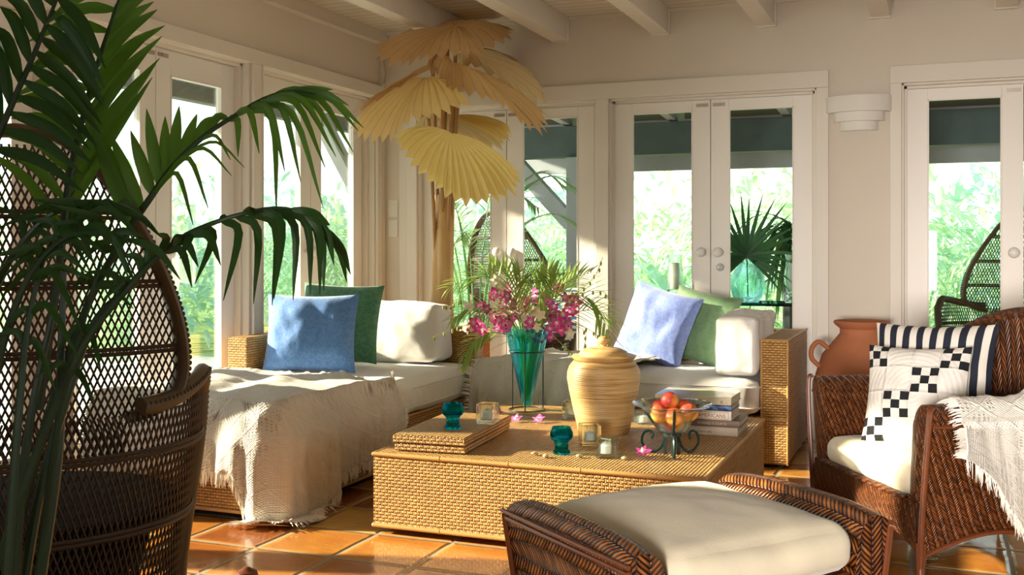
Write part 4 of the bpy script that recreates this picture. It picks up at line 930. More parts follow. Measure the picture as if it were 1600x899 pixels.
for P in ([(880, 470), (905, 455), (930, 430), (942, 402)], [(885, 500), (920, 515), (938, 530), (945, 545)], [(770, 505), (730, 508), (705, 515), (672, 530)], [(860, 470), (900, 460), (940, 455), (955, 475)], [(745, 480), (720, 470), (705, 478), (690, 478)], [(860, 520), (885, 545), (900, 555), (905, 565)], [(890, 505), (915, 520), (912, 550), (918, 580)]):
    B = MB(BO_); pts = bez([bp(*q, -.06) for q in P], 24); B.tube(pts, .0016, 5)
    for k in range(7, 25, 3): B.ball(pts[k]+Vector((r.uniform(-.008, .008), 0, -.010)), .0075, 8, 6, (.8, .8, 1.5))
    B.build('bud_stem', 'bud', bq)
for P in ([(800, 525), (765, 530), (735, 560), (713, 580)], [(805, 530), (770, 545), (745, 570), (728, 600)], [(880, 500), (900, 510), (912, 535), (918, 550)]):
    B = MB(BO_); pts = bez([bp(*q, -.12) for q in P], 12); B.tube(pts, [.004*(1-k/14) for k in range(13)], 5, flat=.4); B.build('long_leaf', 'fern', bq)

# ================================================================== PALM LEAF FLOOR LAMP
LP_ = at(692, 470, 6.6)
lamp = thing('palm_leaf_lamp', 'tall floor lamp of pleated amber palm leaves on tan stalks in the corner', 'lamp', (LP_.x, LP_.y, 0)); O = lamp.location
def fanleaf(apex, dirs, mat, nrib=15, seg=7, sag=.04, pleat=.014, serr=.10, seed=0):
    """dirs: tip points (3D) from one side of the fan to the other; the blade is pleated between them"""
    B = MB(O); r = random.Random(seed); T = bez(dirs, nrib*2); A = Vector(apex)
    cen = sum((Vector(q) for q in T), Vector())/len(T)-A; nrm = (T[0]-A).cross(T[-1]-A)
    if nrm.length < 1e-4: nrm = Vector((0, 0, 1))
    nrm = nrm.normalized()
    if nrm.z < 0: nrm = -nrm
    vs = []; 
    for i, tp in enumerate(T):
        odd = i % 2; q = tp-A; L = 1-(serr if odd else 0)-r.uniform(0, .05)
        for k in range(seg+1):
            f = .02+.98*k/seg; p = A+q*f*L; p = p+Vector((0, 0, sag*4*f*(1-f)*.6))+nrm*(pleat*f*(1 if odd else -1)); p += Vector((0, 0, -.02*max(0, f-.8)*5*r.uniform(.3, 1)))
            vs.append(p)
    fs = []; uv = []
    for i in range(len(T)-1):
        for k in range(seg):
            a_ = i*(seg+1)+k; b_ = a_+seg+1; fs.append((a_, b_, b_+1, a_+1)); u0, u1 = i/2+.5, (i+1)/2+.5; uv.append([(u0, k/seg), (u1, k/seg), (u1, (k+1)/seg), (u0, (k+1)/seg)])
    B.add(vs, fs, uv); return B.build('leaf_shade', mat, lamp, ang=12)
def PX(L): return [at(u, v, d) for u, v, d in L]
# top dome leaf
fanleaf(at(712, 42, 6.35), PX([(585, 68, 6.3), (581, 88, 6.1), (618, 100, 5.95), (655, 92, 5.85), (700, 84, 5.8), (745, 82, 5.85), (760, 76, 6.0), (800, 58, 6.35), (805, 44, 6.6)]), 'leafA', 19, sag=.06, pleat=.010, seed=1)
fanleaf(at(712, 42, 6.37), PX([(590, 66, 6.5), (640, 42, 6.9), (700, 33, 7.0), (770, 36, 6.8), (806, 46, 6.55)]), 'leafA', 11, sag=.04, pleat=.010, seed=2)
fanleaf(at(722, 80, 6.5), PX([(716, 105, 6.3), (745, 100, 6.1), (790, 128, 6.2), (820, 150, 6.25), (858, 158, 6.35), (845, 118, 6.6), (800, 88, 6.8)]), 'leafD', 12, sag=.05, seed=3)
fanleaf(at(712, 76, 6.6), PX([(800, 90, 6.9), (830, 105, 6.9), (862, 160, 6.7)]), 'leafA', 7, sag=.05, seed=13)
fanleaf(at(708, 100, 6.25), PX([(676, 97, 6.3), (700, 135, 6.0), (722, 142, 5.9), (765, 152, 5.95), (800, 170, 6.0), (832, 200, 6.05), (860, 205, 6.1), (866, 182, 6.3)]), 'leafA', 15, sag=.09, seed=4)
fanleaf(at(700, 96, 6.5), PX([(650, 110, 6.6), (560, 165, 6.5), (553, 172, 6.3), (620, 132, 6.2)]), 'leafA', 7, sag=.03, seed=5)
fanleaf(at(680, 78, 6.4), PX([(666, 98, 6.3), (676, 114, 6.25), (692, 108, 6.25)]), 'leafA', 4, sag=.02, seed=6)
fanleaf(at(666, 122, 6.3), PX([(578, 158, 6.5), (543, 196, 6.3), (560, 216, 6.1), (600, 222, 5.9), (640, 190, 5.75), (690, 180, 5.75), (735, 160, 5.9)]), 'leafB', 17, sag=.09, seed=7)
fanleaf(at(668, 180, 6.8), PX([(640, 212, 6.6), (760, 234, 6.6), (800, 218, 6.7), (798, 196, 6.9)]), 'leafD', 10, sag=.05, seed=8)
fanleaf(at(690, 182, 6.65), PX([(790, 222, 6.5), (804, 206, 6.6), (800, 190, 6.8)]), 'leafC', 6, sag=.04, seed=9)
fanleaf(at(706, 208, 6.25), PX([(612, 210, 6.4), (626, 238, 6.2), (655, 272, 6.0), (692, 305, 5.85), (735, 322, 5.8), (780, 315, 5.85), (812, 298, 5.95), (818, 270, 6.15)]), 'leafC', 18, sag=.08, seed=10)
B = MB(O); base = Vector((LP_.x, LP_.y, 0))
for (u0, du, u1, v1, dd) in ((678, 0, 666, 124, 0), (684, .02, 676, 100, .1), (690, -.01, 690, 118, 0), (696, .02, 708, 102, .05), (700, 0, 720, 84, .1), (704, .02, 712, 46, .1), (698, -.02, 706, 210, 0), (686, .03, 700, 60, .12)):
    p0 = at(u0, 640, 6.6+du); p0.z = 0.02; pm = at(u0+2, 400, 6.6+du); p1 = at(u1, v1, 6.38+dd)
    MB(O).tube(bez([p0, pm, p1], 14), .0125, 8).build('stalk', 'stalk', lamp)
B = MB(O)
def shf(a_, b_):
    z = .03+1.42*b_; w0 = .078*(1-.2*b_); an = 2*PI*a_; rr = w0*(1+.12*math.sin(3*an+z*4)+.05*math.sin(7*an)); return (base.x-.01+rr*math.cos(an)+.02*b_, base.y+rr*math.sin(an)*.8, z)
B.grid(shf, 28, 26, lambda a_, b_: (a_*.4, b_*1.3)); B.build('sheath', 'sheath', lamp, ang=60)
MB(O).lathe([(0, 0), (.13, 0), (.13, .02), (.09, .03), (0, .03)], (base.x, base.y, 0), 24, cap=False).build('base', 'stalk', lamp)

# ================================================================== ARMCHAIR
def shell_path(a_, yf, yc, rc, n=40):
    P = []
    L1 = yc-yf; L2 = rc*PI/2; L3 = 2*(a_-rc); tot = 2*(L1+L2)+L3
    def f(s):
        s = s*tot
        if s < L1: return Vector((-a_, yf+s, 0)), Vector((-1, 0, 0))
        s -= L1
        if s < L2: t = s/rc; return Vector((-a_+rc-rc*math.cos(t), yc+rc*math.sin(t), 0)), Vector((-math.cos(t), math.sin(t), 0))
        s -= L2
        if s < L3: return Vector((-a_+rc+s, yc+rc, 0)), Vector((0, 1, 0))
        s -= L3
        if s < L2: t = s/rc; return Vector((a_-rc+rc*math.sin(t), yc+rc*math.cos(t), 0)), Vector((math.sin(t), math.cos(t), 0))
        s -= L2; return Vector((a_, yc-s, 0)), Vector((1, 0, 0))
    return f, tot
AC = Vector((.048, 4.308, 0)); AR = math.radians(-60)
t = thing('wicker_armchair', 'dark mahogany herringbone wicker armchair with rounded arms at right', 'chair', AC, AR); chair = t
pf, ptot = shell_path(.32, -.33, .06, .27)
def topz(p, y): return .600+.30*smoothstep(-.02, .36, y)
CSN = [(0, .24), (.004, .34), (.012, .42), (.02, -1.3), (.028, -1.0), (.040, -.55), (.058, -.22), (.082, 0), (.110, -.05), (.132, -.30), (.142, -.75), (.138, -1.2), (.118, .38), (.100, .28), (.086, .20), (.076, -9)]
def csec(s, k):
    p, n_ = pf(s); T = topz(p, p.y); nn, zz = CSN[k]; lean = .06*smoothstep(.6, .95, T)
    if zz == -9: a_ = abs(s-.5)*2; z = .105+.055*math.sin(min(1, a_*1.0)*PI*.9)*(1 if a_ < 1 else 0); z = .09+.075*abs(math.sin(s*PI*3))**1.0
    elif zz < 0 or (zz == 0 and k > 0): z = T+zz*.06
    else: z = zz
    return p+n_*(nn+lean*max(0, (z-.4)/.5))+Vector((0, 0, z))
nk = len(CSN)
B = MB(); NS = 90; cl = [0]
for k in range(1, nk): cl.append(cl[-1]+(csec(.05, k)-csec(.05, k-1)).length)
def sub(s, q):
    x = q*(nk-1); i = min(int(x), nk-2); f = x-i; Q = [csec(s, max(0, i-1)), csec(s, i), csec(s, i+1), csec(s, min(nk-1, i+2))]
    a_, b_, c, d = Q; return .5*((2*b_)+(c-a_)*f+(2*a_-5*b_+4*c-d)*f*f+(-a_+3*b_-3*c+d)*f**3)
def uvq(s, q): x = q*(nk-1); i = min(int(x), nk-2); return (s*ptot*1.12, cl[i]+(cl[i+1]-cl[i])*(x-i))
B.grid(sub, NS, (nk-1)*2, uvq)
for s in (0., 1.):
    pts = [sub(s, j/((nk-1)*2)) for j in range((nk-1)*2+1)]; c = len(pts)
    # front face of the arm: strips from inner to outer at equal heights
    ii = pts; m_ = c//2
    V = []; U = []; F_ = []
    for j in range(m_+1):
        a_ = ii[j]; b_ = ii[c-1-j]
        for q in range(5): p = a_.lerp(b_, q/4)+Vector((0, -.012*math.sin(PI*q/4), 0)); V.append(p); U.append((p.x, p.z))
    for j in range(m_):
        for q in range(4): i0 = j*5+q; f = (i0, i0+1, i0+6, i0+5); F_.append(f if s == 1 else tuple(reversed(f)))
    B.add(V, F_, [[U[k] for k in f] for f in F_])
B.build('shell', 'herr', t, ang=60)
B = MB()
def apron(a_, b_):
    x = -.40+.80*a_; zb = .085+.075*math.sin(PI*a_)**.8; zt = .272; z = zb+(zt-zb)*b_; return (x*(1-.0*b_), -.334-.012*math.sin(PI*b_)-.012*b_, z)
B.grid(apron, 40, 10, lambda a_, b_: (.8*a_, .085+.19*b_), thick=.02); B.tube([(-.33+.66*k/10, -.345, .272) for k in range(11)], .013, 10)
B.build('front_apron', 'herr', t, ang=60)
MB().box(-.33, .33, -.33, .30, .22, .262).build('seat_deck', 'herr', t, smooth=False)
B = MB()
for sx in (-1, 1):
    for dx in (0, .013): B.tube(bez([(sx*(.405+dx), -.345, .06), (sx*(.425+dx), -.347, .25), (sx*(.452+dx), -.347, .45), (sx*(.463+dx), -.343, .575), (sx*(.455+dx), -.33, .598)], 16), .0075, 8)
B.tube([sub(i/60, .73)+pf(i/60)[1]*.004 for i in range(61)], .006, 7); B.tube([sub(i/60, 1)+pf(i/60)[1]*.003 for i in range(61)], .008, 7)
B.build('cane_trim', 'brn', t)
for x, y in ((-.40, -.335), (.40, -.335), (-.24, .37), (.24, .37)):
    MB().tube([(x*1.02, y*1.02, 0), (x, y, .05), (x, y, .14)], [.013, .016, .02], 12).build('leg', 'brn', t)
c = softbox(-.315, .315, -.345, .27, .265, .375, .045, .022, 31, .004).build('seat_cushion', 'cream', t, ang=80); c['label'] = 'cream fleece seat cushion'
def CW(p): return AC+Matrix.Rotation(AR, 3, 'Z') @ Vector(p)
nrm = Matrix.Rotation(AR, 3, 'Z') @ Vector((.05, -1, 0))
pillow_thing('throw_pillow', 'navy and white striped pillow at the back of the wicker armchair', 'pillow', M['stripe'], .48, .40, .13, CW((-.165, .03, .632)), (-.38, -1, 0), 17, -2, 21)
pillow_thing('throw_pillow', 'white quilted pillow with black checkered patches in the armchair', 'pillow', M['quilt'], .385, .385, .13, CW((-.045, -.105, .566)), (-.30, -1, 0), 20, -2, 22)
# throw over the near arm
TT = thing('crochet_throw', 'off white crochet throw with fringe hanging over the near arm of the armchair', 'throw blanket', CW((.45, .1, .6))); B = MB(TT.location)
def thr(a_, b_):
    s = .985-.40*a_; L0 = .30; hang = .10+.36*smoothstep(0, .45, a_); w_ = 0
    f = noise.noise(Vector((a_*9, b_*1.2, 4))); f2 = noise.noise(Vector((a_*24, b_*2, 9)))
    s = .94-.40*a_+.03*f*b_
    qs = .20+.12*(1-a_)*.0; q = qs+(.73-qs)*min(1, b_/.42)
    p = sub(s, q); n_ = pf(s)[1]
    if b_ <= .42: nn = Vector((0, 0, 1)) if q > .35 and q < .6 else (n_ if q >= .6 else -n_); p = p+(Vector((0, 0, 1))*.4+nn*.6)*(.014+.008*abs(f2))+Vector((0, 0, .012*abs(f)))
    else:
        h = (b_-.42)/.58*hang; p = p+n_*(.020+.035*h/.3+.03*f*h/.3+.012*f2)+Vector((0, 0, -h)); tan = Vector((0, 1, 0)); p = p+tan*(.03*f)
    return CW(p)
B.grid(thr, 60, 46, lambda a_, b_: (a_*.55, b_*.8), thick=.006); B.build('blanket', 'crochet', TT, ang=120)
F = MB(TT.location); r = random.Random(3)
def strands(p0, d, L, F):
    p1 = p0+d*L*.5+Vector((r.uniform(-.006, .006), r.uniform(-.006, .006), 0)); p2 = p1+(d+Vector((r.uniform(-.3, .3), r.uniform(-.3, .3), -.4))).normalized()*L*.5; F.tube([p0, p1, p2], [.0022, .0018, .0006], 3, cap=False)
for k in range(330):
    a_ = r.random(); p = thr(a_, 1); d = (p-thr(a_, .97)).normalized(); strands(p-d*.004, (d+Vector((0, 0, -.4))).normalized(), r.uniform(.04, .065), F)
for k in range(260):
    b_ = r.random(); p = thr(0, b_); d = (p-thr(.03, b_)).normalized(); strands(p-d*.004, d, r.uniform(.03, .05), F)
F.build('fringe', 'fringe', TT)

# ================================================================== OTTOMAN
OC = Vector((-.615, 2.90, 0)); ORZ = math.radians(50)
t = thing('wicker_ottoman', 'dark herringbone wicker ottoman with rolled arms in the foreground', 'ottoman', OC, ORZ)
OS = [(.30, .20), (.302, .30), (.315, .36), (.330, .395), (.355, .415), (.385, .420), (.412, .408), (.424, .385), (.420, .350), (.395, .22), (.368, .07)]
for sx in (-1, 1):
    B = MB(); n_ = len(OS)
    def of(a_, b_, sx=sx):
        x = b_*(n_-1); i = min(int(x), n_-2); f = x-i; Q = [Vector((q[0], q[1], 0)) for q in (OS[max(0, i-1)], OS[i], OS[i+1], OS[min(n_-1, i+2)])]
        c0, c1, c2, c3 = Q; q = .5*((2*c1)+(c2-c0)*f+(2*c0-5*c1+4*c2-c3)*f*f+(-c0+3*c1-3*c2+c3)*f**3)
        y = -.30+.60*a_; e_ = 1-.03*abs(2*a_-1)**6; return (sx*q.x, y, q.y*e_+.012*math.sin(PI*a_)*(1 if q.y > .3 else 0))
    lens = [0]
    for k in range(1, n_): lens.append(lens[-1]+math.dist(OS[k], OS[k-1]))
    def ou(a_, b_): x = b_*(n_-1); i = min(int(x), n_-2); return (lens[i]+(lens[i+1]-lens[i])*(x-i), a_*.62)
    g = (lambda a_, b_: of(1-a_, b_)) if sx > 0 else of; gu = (lambda a_, b_: ou(1-a_, b_)) if sx > 0 else ou
    B.grid(g, 40, 30, gu)
    for yy in (-.30, .30):
        A = [Vector(of(0 if yy < 0 else 1, k/30)) for k in range(31)]; V = []; F_ = []; U = []
        for j in range(16):
            for q in range(4): p = A[j].lerp(A[30-j], q/3); V.append(p); U.append((p.x, p.z))
        for j in range(15):
            for q in range(3): i0 = j*4+q; f = (i0, i0+1, i0+5, i0+4); F_.append(f if (yy < 0) == (sx > 0) else tuple(reversed(f)))
        B.add(V, F_, [[U[k] for k in f] for f in F_])
    B.build('arm', 'herrb', t, ang=60)
    B = MB()
    B.tube([(sx*.372, -.302, .02), (sx*.40, -.302, .22), (sx*.426, -.302, .375)], .009, 8); B.tube([(sx*.372, .302, .02), (sx*.40, .302, .22), (sx*.426, .302, .375)], .009, 8)
    for q, zz in ((.428, .384), (.424, .366)): B.tube([(sx*q, -.31, zz), (sx*q, .31, zz)], .0065, 8)
    B.tube([(sx*.372, -.30, .06), (sx*.372, .30, .06)], .009, 8); B.build('cane_trim', 'brn', t)
for sy in (-1, 1):
    B = MB(); B.grid(lambda a_, b_, sy=sy: ((-.37+.74*a_)*sy*-1, sy*(.29+.012*math.sin(PI*b_)), .06+.20*b_), 20, 8, lambda a_, b_: (.74*a_, .2*b_), thick=.02); B.build('side_apron', 'herrb', t, ang=60)
MB().box(-.31, .31, -.28, .28, .20, .262).build('seat_deck', 'brn', t, smooth=False)
for x in (-.36, .36):
    for y in (-.28, .28): MB().tube([(x, y, 0), (x, y, .09)], [.016, .021], 12).build('foot', 'brn', t)
c = softbox(-.300, .300, -.315, .315, .265, .398, .055, .036, 40, .006, 26).build('seat_cushion', 'cream', t, ang=80); c['label'] = 'cream fleece box cushion'

# ================================================================== PEACOCK CHAIR
def inside(x, z, poly):
    c = False; n = len(poly); j = n-1
    for i in range(n):
        xi, zi = poly[i]; xj, zj = poly[j]
        if (zi > z) != (zj > z) and x < (xj-xi)*(z-zi)/(zj-zi)+xi: c = not c
        j = i
    return c
def lattice(B, F3, poly, sp_, slope, r_, step=.035, bounds=None):
    """two crossing families of cane drawn on the surface F3(x, z) inside the outline"""
    x0, x1, z0, z1 = bounds; 
    for sg in (-1, 1):
        nX = int(((x1-x0)+(z1-z0)*slope)/sp_)+1
        for k in range(nX+1):
            xs = (x0-(z1-z0)*slope if sg > 0 else x0)+k*sp_; run = []; n = int((z1-z0)/step)+1
            for i in range(n+1):
                z = z0+(z1-z0)*i/n; x = xs+sg*slope*(z-z0) if sg > 0 else xs+(z1-z0)*0-slope*(z-z0)
                if inside(x, z, poly): run.append(F3(x, z)+Vector((0, sg*.0015, 0)))
                else:
                    if len(run) > 1: B.tube(run, r_, 4, cap=False)
                    run = []
            if len(run) > 1: B.tube(run, r_, 4, cap=False)
def beads(B, P, r0, pitch=.014, rb=.006, off=.0):
    L = 0; nx = 0
    for a_, b_ in zip(P, P[1:]):
        d = (b_-a_).length
        while nx < L+d: p = a_.lerp(b_, (nx-L)/max(d, 1e-6)); B.ball(p, rb, 6, 4); nx += pitch
        L += d
def peacock(label, loc, rz, group=None):
    t = thing('peacock_chair', label, 'chair', loc, rz, group)
    half = [(.0, 1.40), (.10, 1.385), (.20, 1.30), (.28, 1.18), (.345, 1.05), (.385, .93), (.40, .82), (.385, .745), (.33, .70), (.26, .685)]
    pts = [Vector((x, 0, z)) for x, z in half]; cv = bez(pts, 40); R_ = [(p.x, p.z) for p in cv]; poly = R_+[(.24, .60), (-.24, .60)]+[(-x, z) for x, z in reversed(R_)]
    def F3(x, z): return Vector((x, .30+.10*smoothstep(.6, 1.4, z)-.9*x*x, z))
    B = MB(); lattice(B, F3, poly, .0165, .42, .0028, .05, (-.41, .41, .60, 1.41)); B.build('back_weave', 'pk', t)
    full = [(-x, z) for x, z in reversed(R_)]+R_[1:]
    B = MB(); P = [F3(x, z)+Vector((0, .0, 0)) for x, z in full]
    B.tube([F3(x*.955, .012+z*.988) for x, z in full], .032, 10, flat=.5)
    B.build('back_rim', 'pkrim', t); B = MB(); beads(B, [F3(x*1.005, z*1.001)+Vector((0, .012, 0)) for x, z in full], .0, .0155, .0075); B.build('beaded_edge', 'pk', t)
    B = MB()
    for z in (.86, 1.03, 1.20):
        xs = [x for x in [k*.02-.42 for k in range(43)] if inside(x, z, poly)]; 
        for dz in (-.006, .006): B.tube([F3(x, z+dz)+Vector((0, .005, 0)) for x in xs], .006, 6)
    B.build('back_band', 'pk', t)
    # barrel: wraps the seat, open at the front
    A0 = 1.66
    def rad(z): return .385+.065*smoothstep(.10, .72, z)
    def ztop(a_): return .72+.05*smoothstep(.7, 1.5, abs(a_))-.06*smoothstep(1.5, 1.66, abs(a_))
    def G3(a_, z): q = rad(z); return Vector((q*math.sin(a_), -.04+q*math.cos(a_)*.92, z))
    k_ = .40; top_ = [(a_*k_, ztop(a_)) for a_ in [A0-2*A0*i/40 for i in range(41)]]; pol2 = top_+[(-A0*k_, .02), (A0*k_, .02)]
    B = MB(); lattice(B, lambda x, z: G3(x/k_, z), pol2, .0165, .34, .0028, .04, (-A0*k_, A0*k_, .02, .78)); B.build('barrel_weave', 'pk', t)
    B = MB()
    for z in (.16, .40, .60):
        P = [G3(-A0+2*A0*i/60, z)*1 for i in range(61)]; 
        for dz in (-.006, .006): B.tube([Vector((p.x*1.012, (p.y+.04)*1.012-.04, p.z+dz)) for p in P], .006, 6)
    B.build('barrel_band', 'pk', t)
    P = [G3(A0, .03+(ztop(A0)-.03)*i/14) for i in range(15)]+[G3(A0-2*A0*i/60, ztop(A0-2*A0*i/60)) for i in range(1, 61)]+[G3(-A0, ztop(A0)-(ztop(A0)-.03)*i/14) for i in range(1, 15)]
    for PP in (P[:15+19], P[-(14+19):]):
        B = MB(); B.tube(PP, [.024*min(1, .35+.1*min(i, len(PP)-1-i)) if (i < 8) == (PP is not P) and False else .024 for i in range(len(PP))], 10); B.build('arm_rim', 'pkrim', t)
        B = MB(); beads(B, [Vector((p.x*1.045, (p.y+.04)*1.045-.04, p.z+.008)) for p in PP], 0, .0155, .0065); B.build('beaded_edge', 'pk', t)
    MB().lathe([(.26, .02), (.25, .10), (.245, .22), (.30, .34), (.375, .40), (.385, .42), (.38, .435), (0, .445)], (0, -.04, 0), 36, cap=False).build('seat', 'pkseat', t)
    # inner hourglass pedestal
    B = MB()
    def pr(z): return .27+.06*abs(z-.2)/.2
    for sg in (-1, 1):
        for k in range(46):
            a_ = 2*PI*k/46; B.tube([(pr(z)*math.cos(a_+sg*z*2.2), -.04+pr(z)*math.sin(a_+sg*z*2.2), z) for z in [.01+.30*i/7 for i in range(8)]], .005, 4, cap=False)
    B.build('pedestal_weave', 'pk', t)
    B = MB(); B.tube([Vector((.32*math.cos(a_*PI/18), -.04+.32*math.sin(a_*PI/18)*.95, .015)) for a_ in range(36)], .013, 8, closed=True); B.build('base_ring', 'pkrim', t)
    return t
PKL = at(45, 500, 2.86)
pkc = peacock('big dark rattan peacock chair seen from behind at the left edge', (PKL.x, PKL.y, 0), math.radians(222))
po = ray(845, 400)*(8.0/ray(845, 400).y); 
dup(pkc, (po.x-.15, 8.0, 0), math.radians(170), 'rattan peacock chair outside behind the bouquet, by the timber post')
po = ray(1590, 400)*(7.75/ray(1590, 400).y)
dup(pkc, (po.x-.05, 7.75, 0), math.radians(-25), 'rattan peacock chair outside the right glass door')
o = pillow_thing('throw_pillow', 'blue and white striped pillow in the outdoor peacock chair behind the bouquet', 'pillow', M['stripe2'], .40, .38, .14, (-2.58, 7.72, .65), (.1, -1, 0), 14, 0, 33)

# ================================================================== URN, SCONCE, SOCKETS
t = thing('terracotta_urn', 'round terracotta urn with two loop handles by the wall behind the armchair', 'urn', (-.365, 5.98, 0))
MB().lathe([(0, 0), (.13, 0), (.15, .02), (.20, .16), (.235, .33), (.235, .44), (.20, .55), (.135, .63), (.108, .665), (.108, .69), (.135, .712), (.142, .725), (.135, .733), (.118, .728), (.095, .69), (.09, .66), (.12, .62), (0, .5)], n=56, cap=False).build('pot_body', 'terra', t)
for sg in (-1, 1):
    d = Vector((.93*sg, .36*sg, 0)); B = MB(); B.tube(bez([d*.175+Vector((0, 0, .585)), d*.225+Vector((0, 0, .620)), d*.262+Vector((0, 0, .585)), d*.262+Vector((0, 0, .53)), d*.222+Vector((0, 0, .49))], 18), .016, 10, flat=.8); B.build('loop_handle', 'terra', t)
sc_ = ray(1342, 170)*(6.4/ray(1342, 170).y)
t = thing('wall_sconce', 'white three tier half round wall sconce between the doors', 'wall lamp', (sc_.x, YB, 1.79))
M['sconce'] = plain('white_plaster', (.78, .75, .70), .5)
for r1, z0, z1 in ((.175, .105, .195), (.135, .052, .108), (.10, .0, .055)):
    B = MB(); n = 28
    def hf(a_, b_, r1=r1, z0=z0, z1=z1): an = PI+PI*a_; return (r1*math.cos(an), r1*.62*math.sin(an), z0+(z1-z0)*b_)
    B.grid(hf, n, 2, thick=-.006); V = [hf(i/n, 0) for i in range(n+1)]; B.add(V+[(x*.86, y*.86, z) for x, y, z in V], [(i, i+1, n+2+i, n+1+i) for i in range(n)])
    B.build('tier', 'sconce', t, ang=50)
MB().box(-.06, .06, -.015, 0, .02, .17).build('back_plate', 'sconce', t, smooth=False)
for v, lb in ((326, 'upper white socket plate on the corner wall'), (357, 'lower white socket plate on the corner wall')):
    p = ray(612, v); p = p*(YB/p.y)+Vector((0, 0, HC)); t = thing('socket_plate', lb, 'socket', (p.x+.012, YB, p.z))
    MB().box(-.036, .036, -.006, 0, -.058, .058).build('plate', 'plastic', t, smooth=False, bevel=.003)
    for dz in (-.024, .024):
        B = MB(); B.lathe([(0, 0), (.017, 0), (.018, .003), (0, .004)], n=20, cap=False); B.v = [Vector((q.x, -.006-q.z, q.y+dz)) for q in B.v]; B.build('socket', 'plastic', t)
B = MB(); B.tube(bez([(-3.455, YB-.035, 2.49), (-3.452, YB-.036, 2.38), (-3.440, YB-.036, 2.30), (-3.452, YB-.036, 2.23)], 14), .004, 6); tag(B.build('cord', 'brass'), 'thin cord hanging down the wall in the far corner', 'cord')
B = MB(); p = onz(390, 899, 0); B.lathe([(0, 0), (.035, 0), (.042, .012), (.038, .026), (.018, .034), (.012, .040), (0, .042)], n=24, cap=False); o = B.build('turned_foot', 'brn'); o.location = (p.x+.01, p.y-.03, .0); o.scale = (.9, .9, .9); tag(o, 'small dark turned wooden knob standing on the tiles at the bottom edge', 'knob')

# ================================================================== VERANDA FURNITURE SEEN THROUGH THE DOORS
M['ctop'] = glass('dark_glass_top', (.10, .22, .22), .2)
t = thing('console_table', 'glass topped table with dark edge on the veranda behind the sofa', 'table', (-1.35, 7.35, 0)); O = t.location
MB(O).box(-2.15, -.55, 7.18, 7.62, .735, .752).build('glass_top', 'ctop', t, smooth=False)
for x in (-2.05, -.85): MB(O).box(x, x+.14, 7.25, 7.55, 0, .735).build('pedestal', 'dark', t, smooth=False)
MB(O).box(-2.05, -.71, 7.30, 7.36, .40, .46).build('rail', 'dark', t, smooth=False)
def hurricane(x, y, label):
    t = thing('hurricane_lamp', label, 'candle holder', (x, y, .753), 0, 'glass hurricane lamps on the veranda table')
    MB().lathe([(0, 0), (.055, 0), (.058, .012), (.03, .03), (.045, .045), (.058, .06), (.052, .072), (.044, .08), (.058, .13), (.062, .18), (.050, .25), (.046, .29), (.056, .325), (.053, .325), (.043, .29), (.047, .25), (.058, .18), (.054, .13), (.040, .085), (0, .075)], n=32, cap=False).build('glass_chimney', 'clear', t)
    MB().lathe([(0, .08), (.034, .08), (.034, .26), (.028, .265), (0, .262)], n=20, cap=False).build('candle', 'cond', t)
hurricane(-1.70, 7.40, 'glass hurricane lamp with white candle seen through the left middle door'); hurricane(-.885, 7.38, 'glass hurricane lamp with white candle seen through the right middle door')
o = MB().lathe([(0, 0), (.075, 0), (.098, .03), (.118, .09), (.118, .15), (.098, .21), (.072, .245), (.068, .262), (.082, .285), (.079, .286), (.062, .262), (.066, .243), (.092, .208), (.112, .15), (.112, .09), (.092, .034), (0, .012)], n=40, cap=False).build('round_vase', 'aqua'); o.location = (-1.185, 7.36, .753); tag(o, 'round aqua bubble glass vase on the veranda table', 'vase')
t = thing('fan_palm_leaf', 'dark green fan palm leaf standing in the round aqua vase', 'palm leaf', (-1.185, 7.36, .80)); O = t.location
c0 = ray(1167, 400); c0 = c0*(7.32/c0.y)+Vector((0, 0, HC)); B = MB(O); r = random.Random(9)
for k in range(26):
    a_ = math.radians(-35+250*k/25); d = Vector((CC*math.cos(a_), CS*math.cos(a_)+r.uniform(-.35, .15), math.sin(a_))); L = .40+.06*r.random(); add_leaf(B, c0, d, L*(1 if math.sin(a_) > -.1 else .85), .030, .12 if math.sin(a_) > .3 else .5, seg=5, fold=.35, side=Vector((-CC*math.sin(a_), -CS*math.sin(a_), math.cos(a_))))
B.build('leaf_blades', 'gl4', t); MB(O).tube([(-1.185, 7.36, .80), c0], .004, 6).build('stem', 'gl4', t)
# planter with feathery palm outside the left glass doors
pp = ray(742, 530); pp = pp*(7.35/pp.y)
t = thing('terracotta_planter', 'large terracotta planter on the veranda behind the bouquet', 'planter', (pp.x, 7.35, 0)); MB().lathe([(0, 0), (.15, 0), (.16, .02), (.20, .42), (.23, .43), (.23, .50), (.20, .50), (.19, .45), (0, .44)], n=40, cap=False).build('pot', 'terra', t)
t = thing('areca_palm', 'tall feathery green palm growing in the veranda planter', 'palm', (pp.x, 7.35, .44)); r = random.Random(8)
for k in range(13):
    a_ = r.uniform(0, 6.28); d = Vector((math.cos(a_), math.sin(a_)*.5, 0)); h = r.uniform(.75, 1.25); s0 = d*.08
    B = MB(); frond(B, [s0, s0+d*.08+Vector((0, 0, h*.45)), s0+d*.25+Vector((0, 0, h*.85)), s0+d*.5+Vector((0, 0, h)), s0+d*.72+Vector((0, 0, h*.92))], 15, .26, .018, r, .6, 55, .42, .008, seg=3); B.build('palm_frond', 'gl2', t)
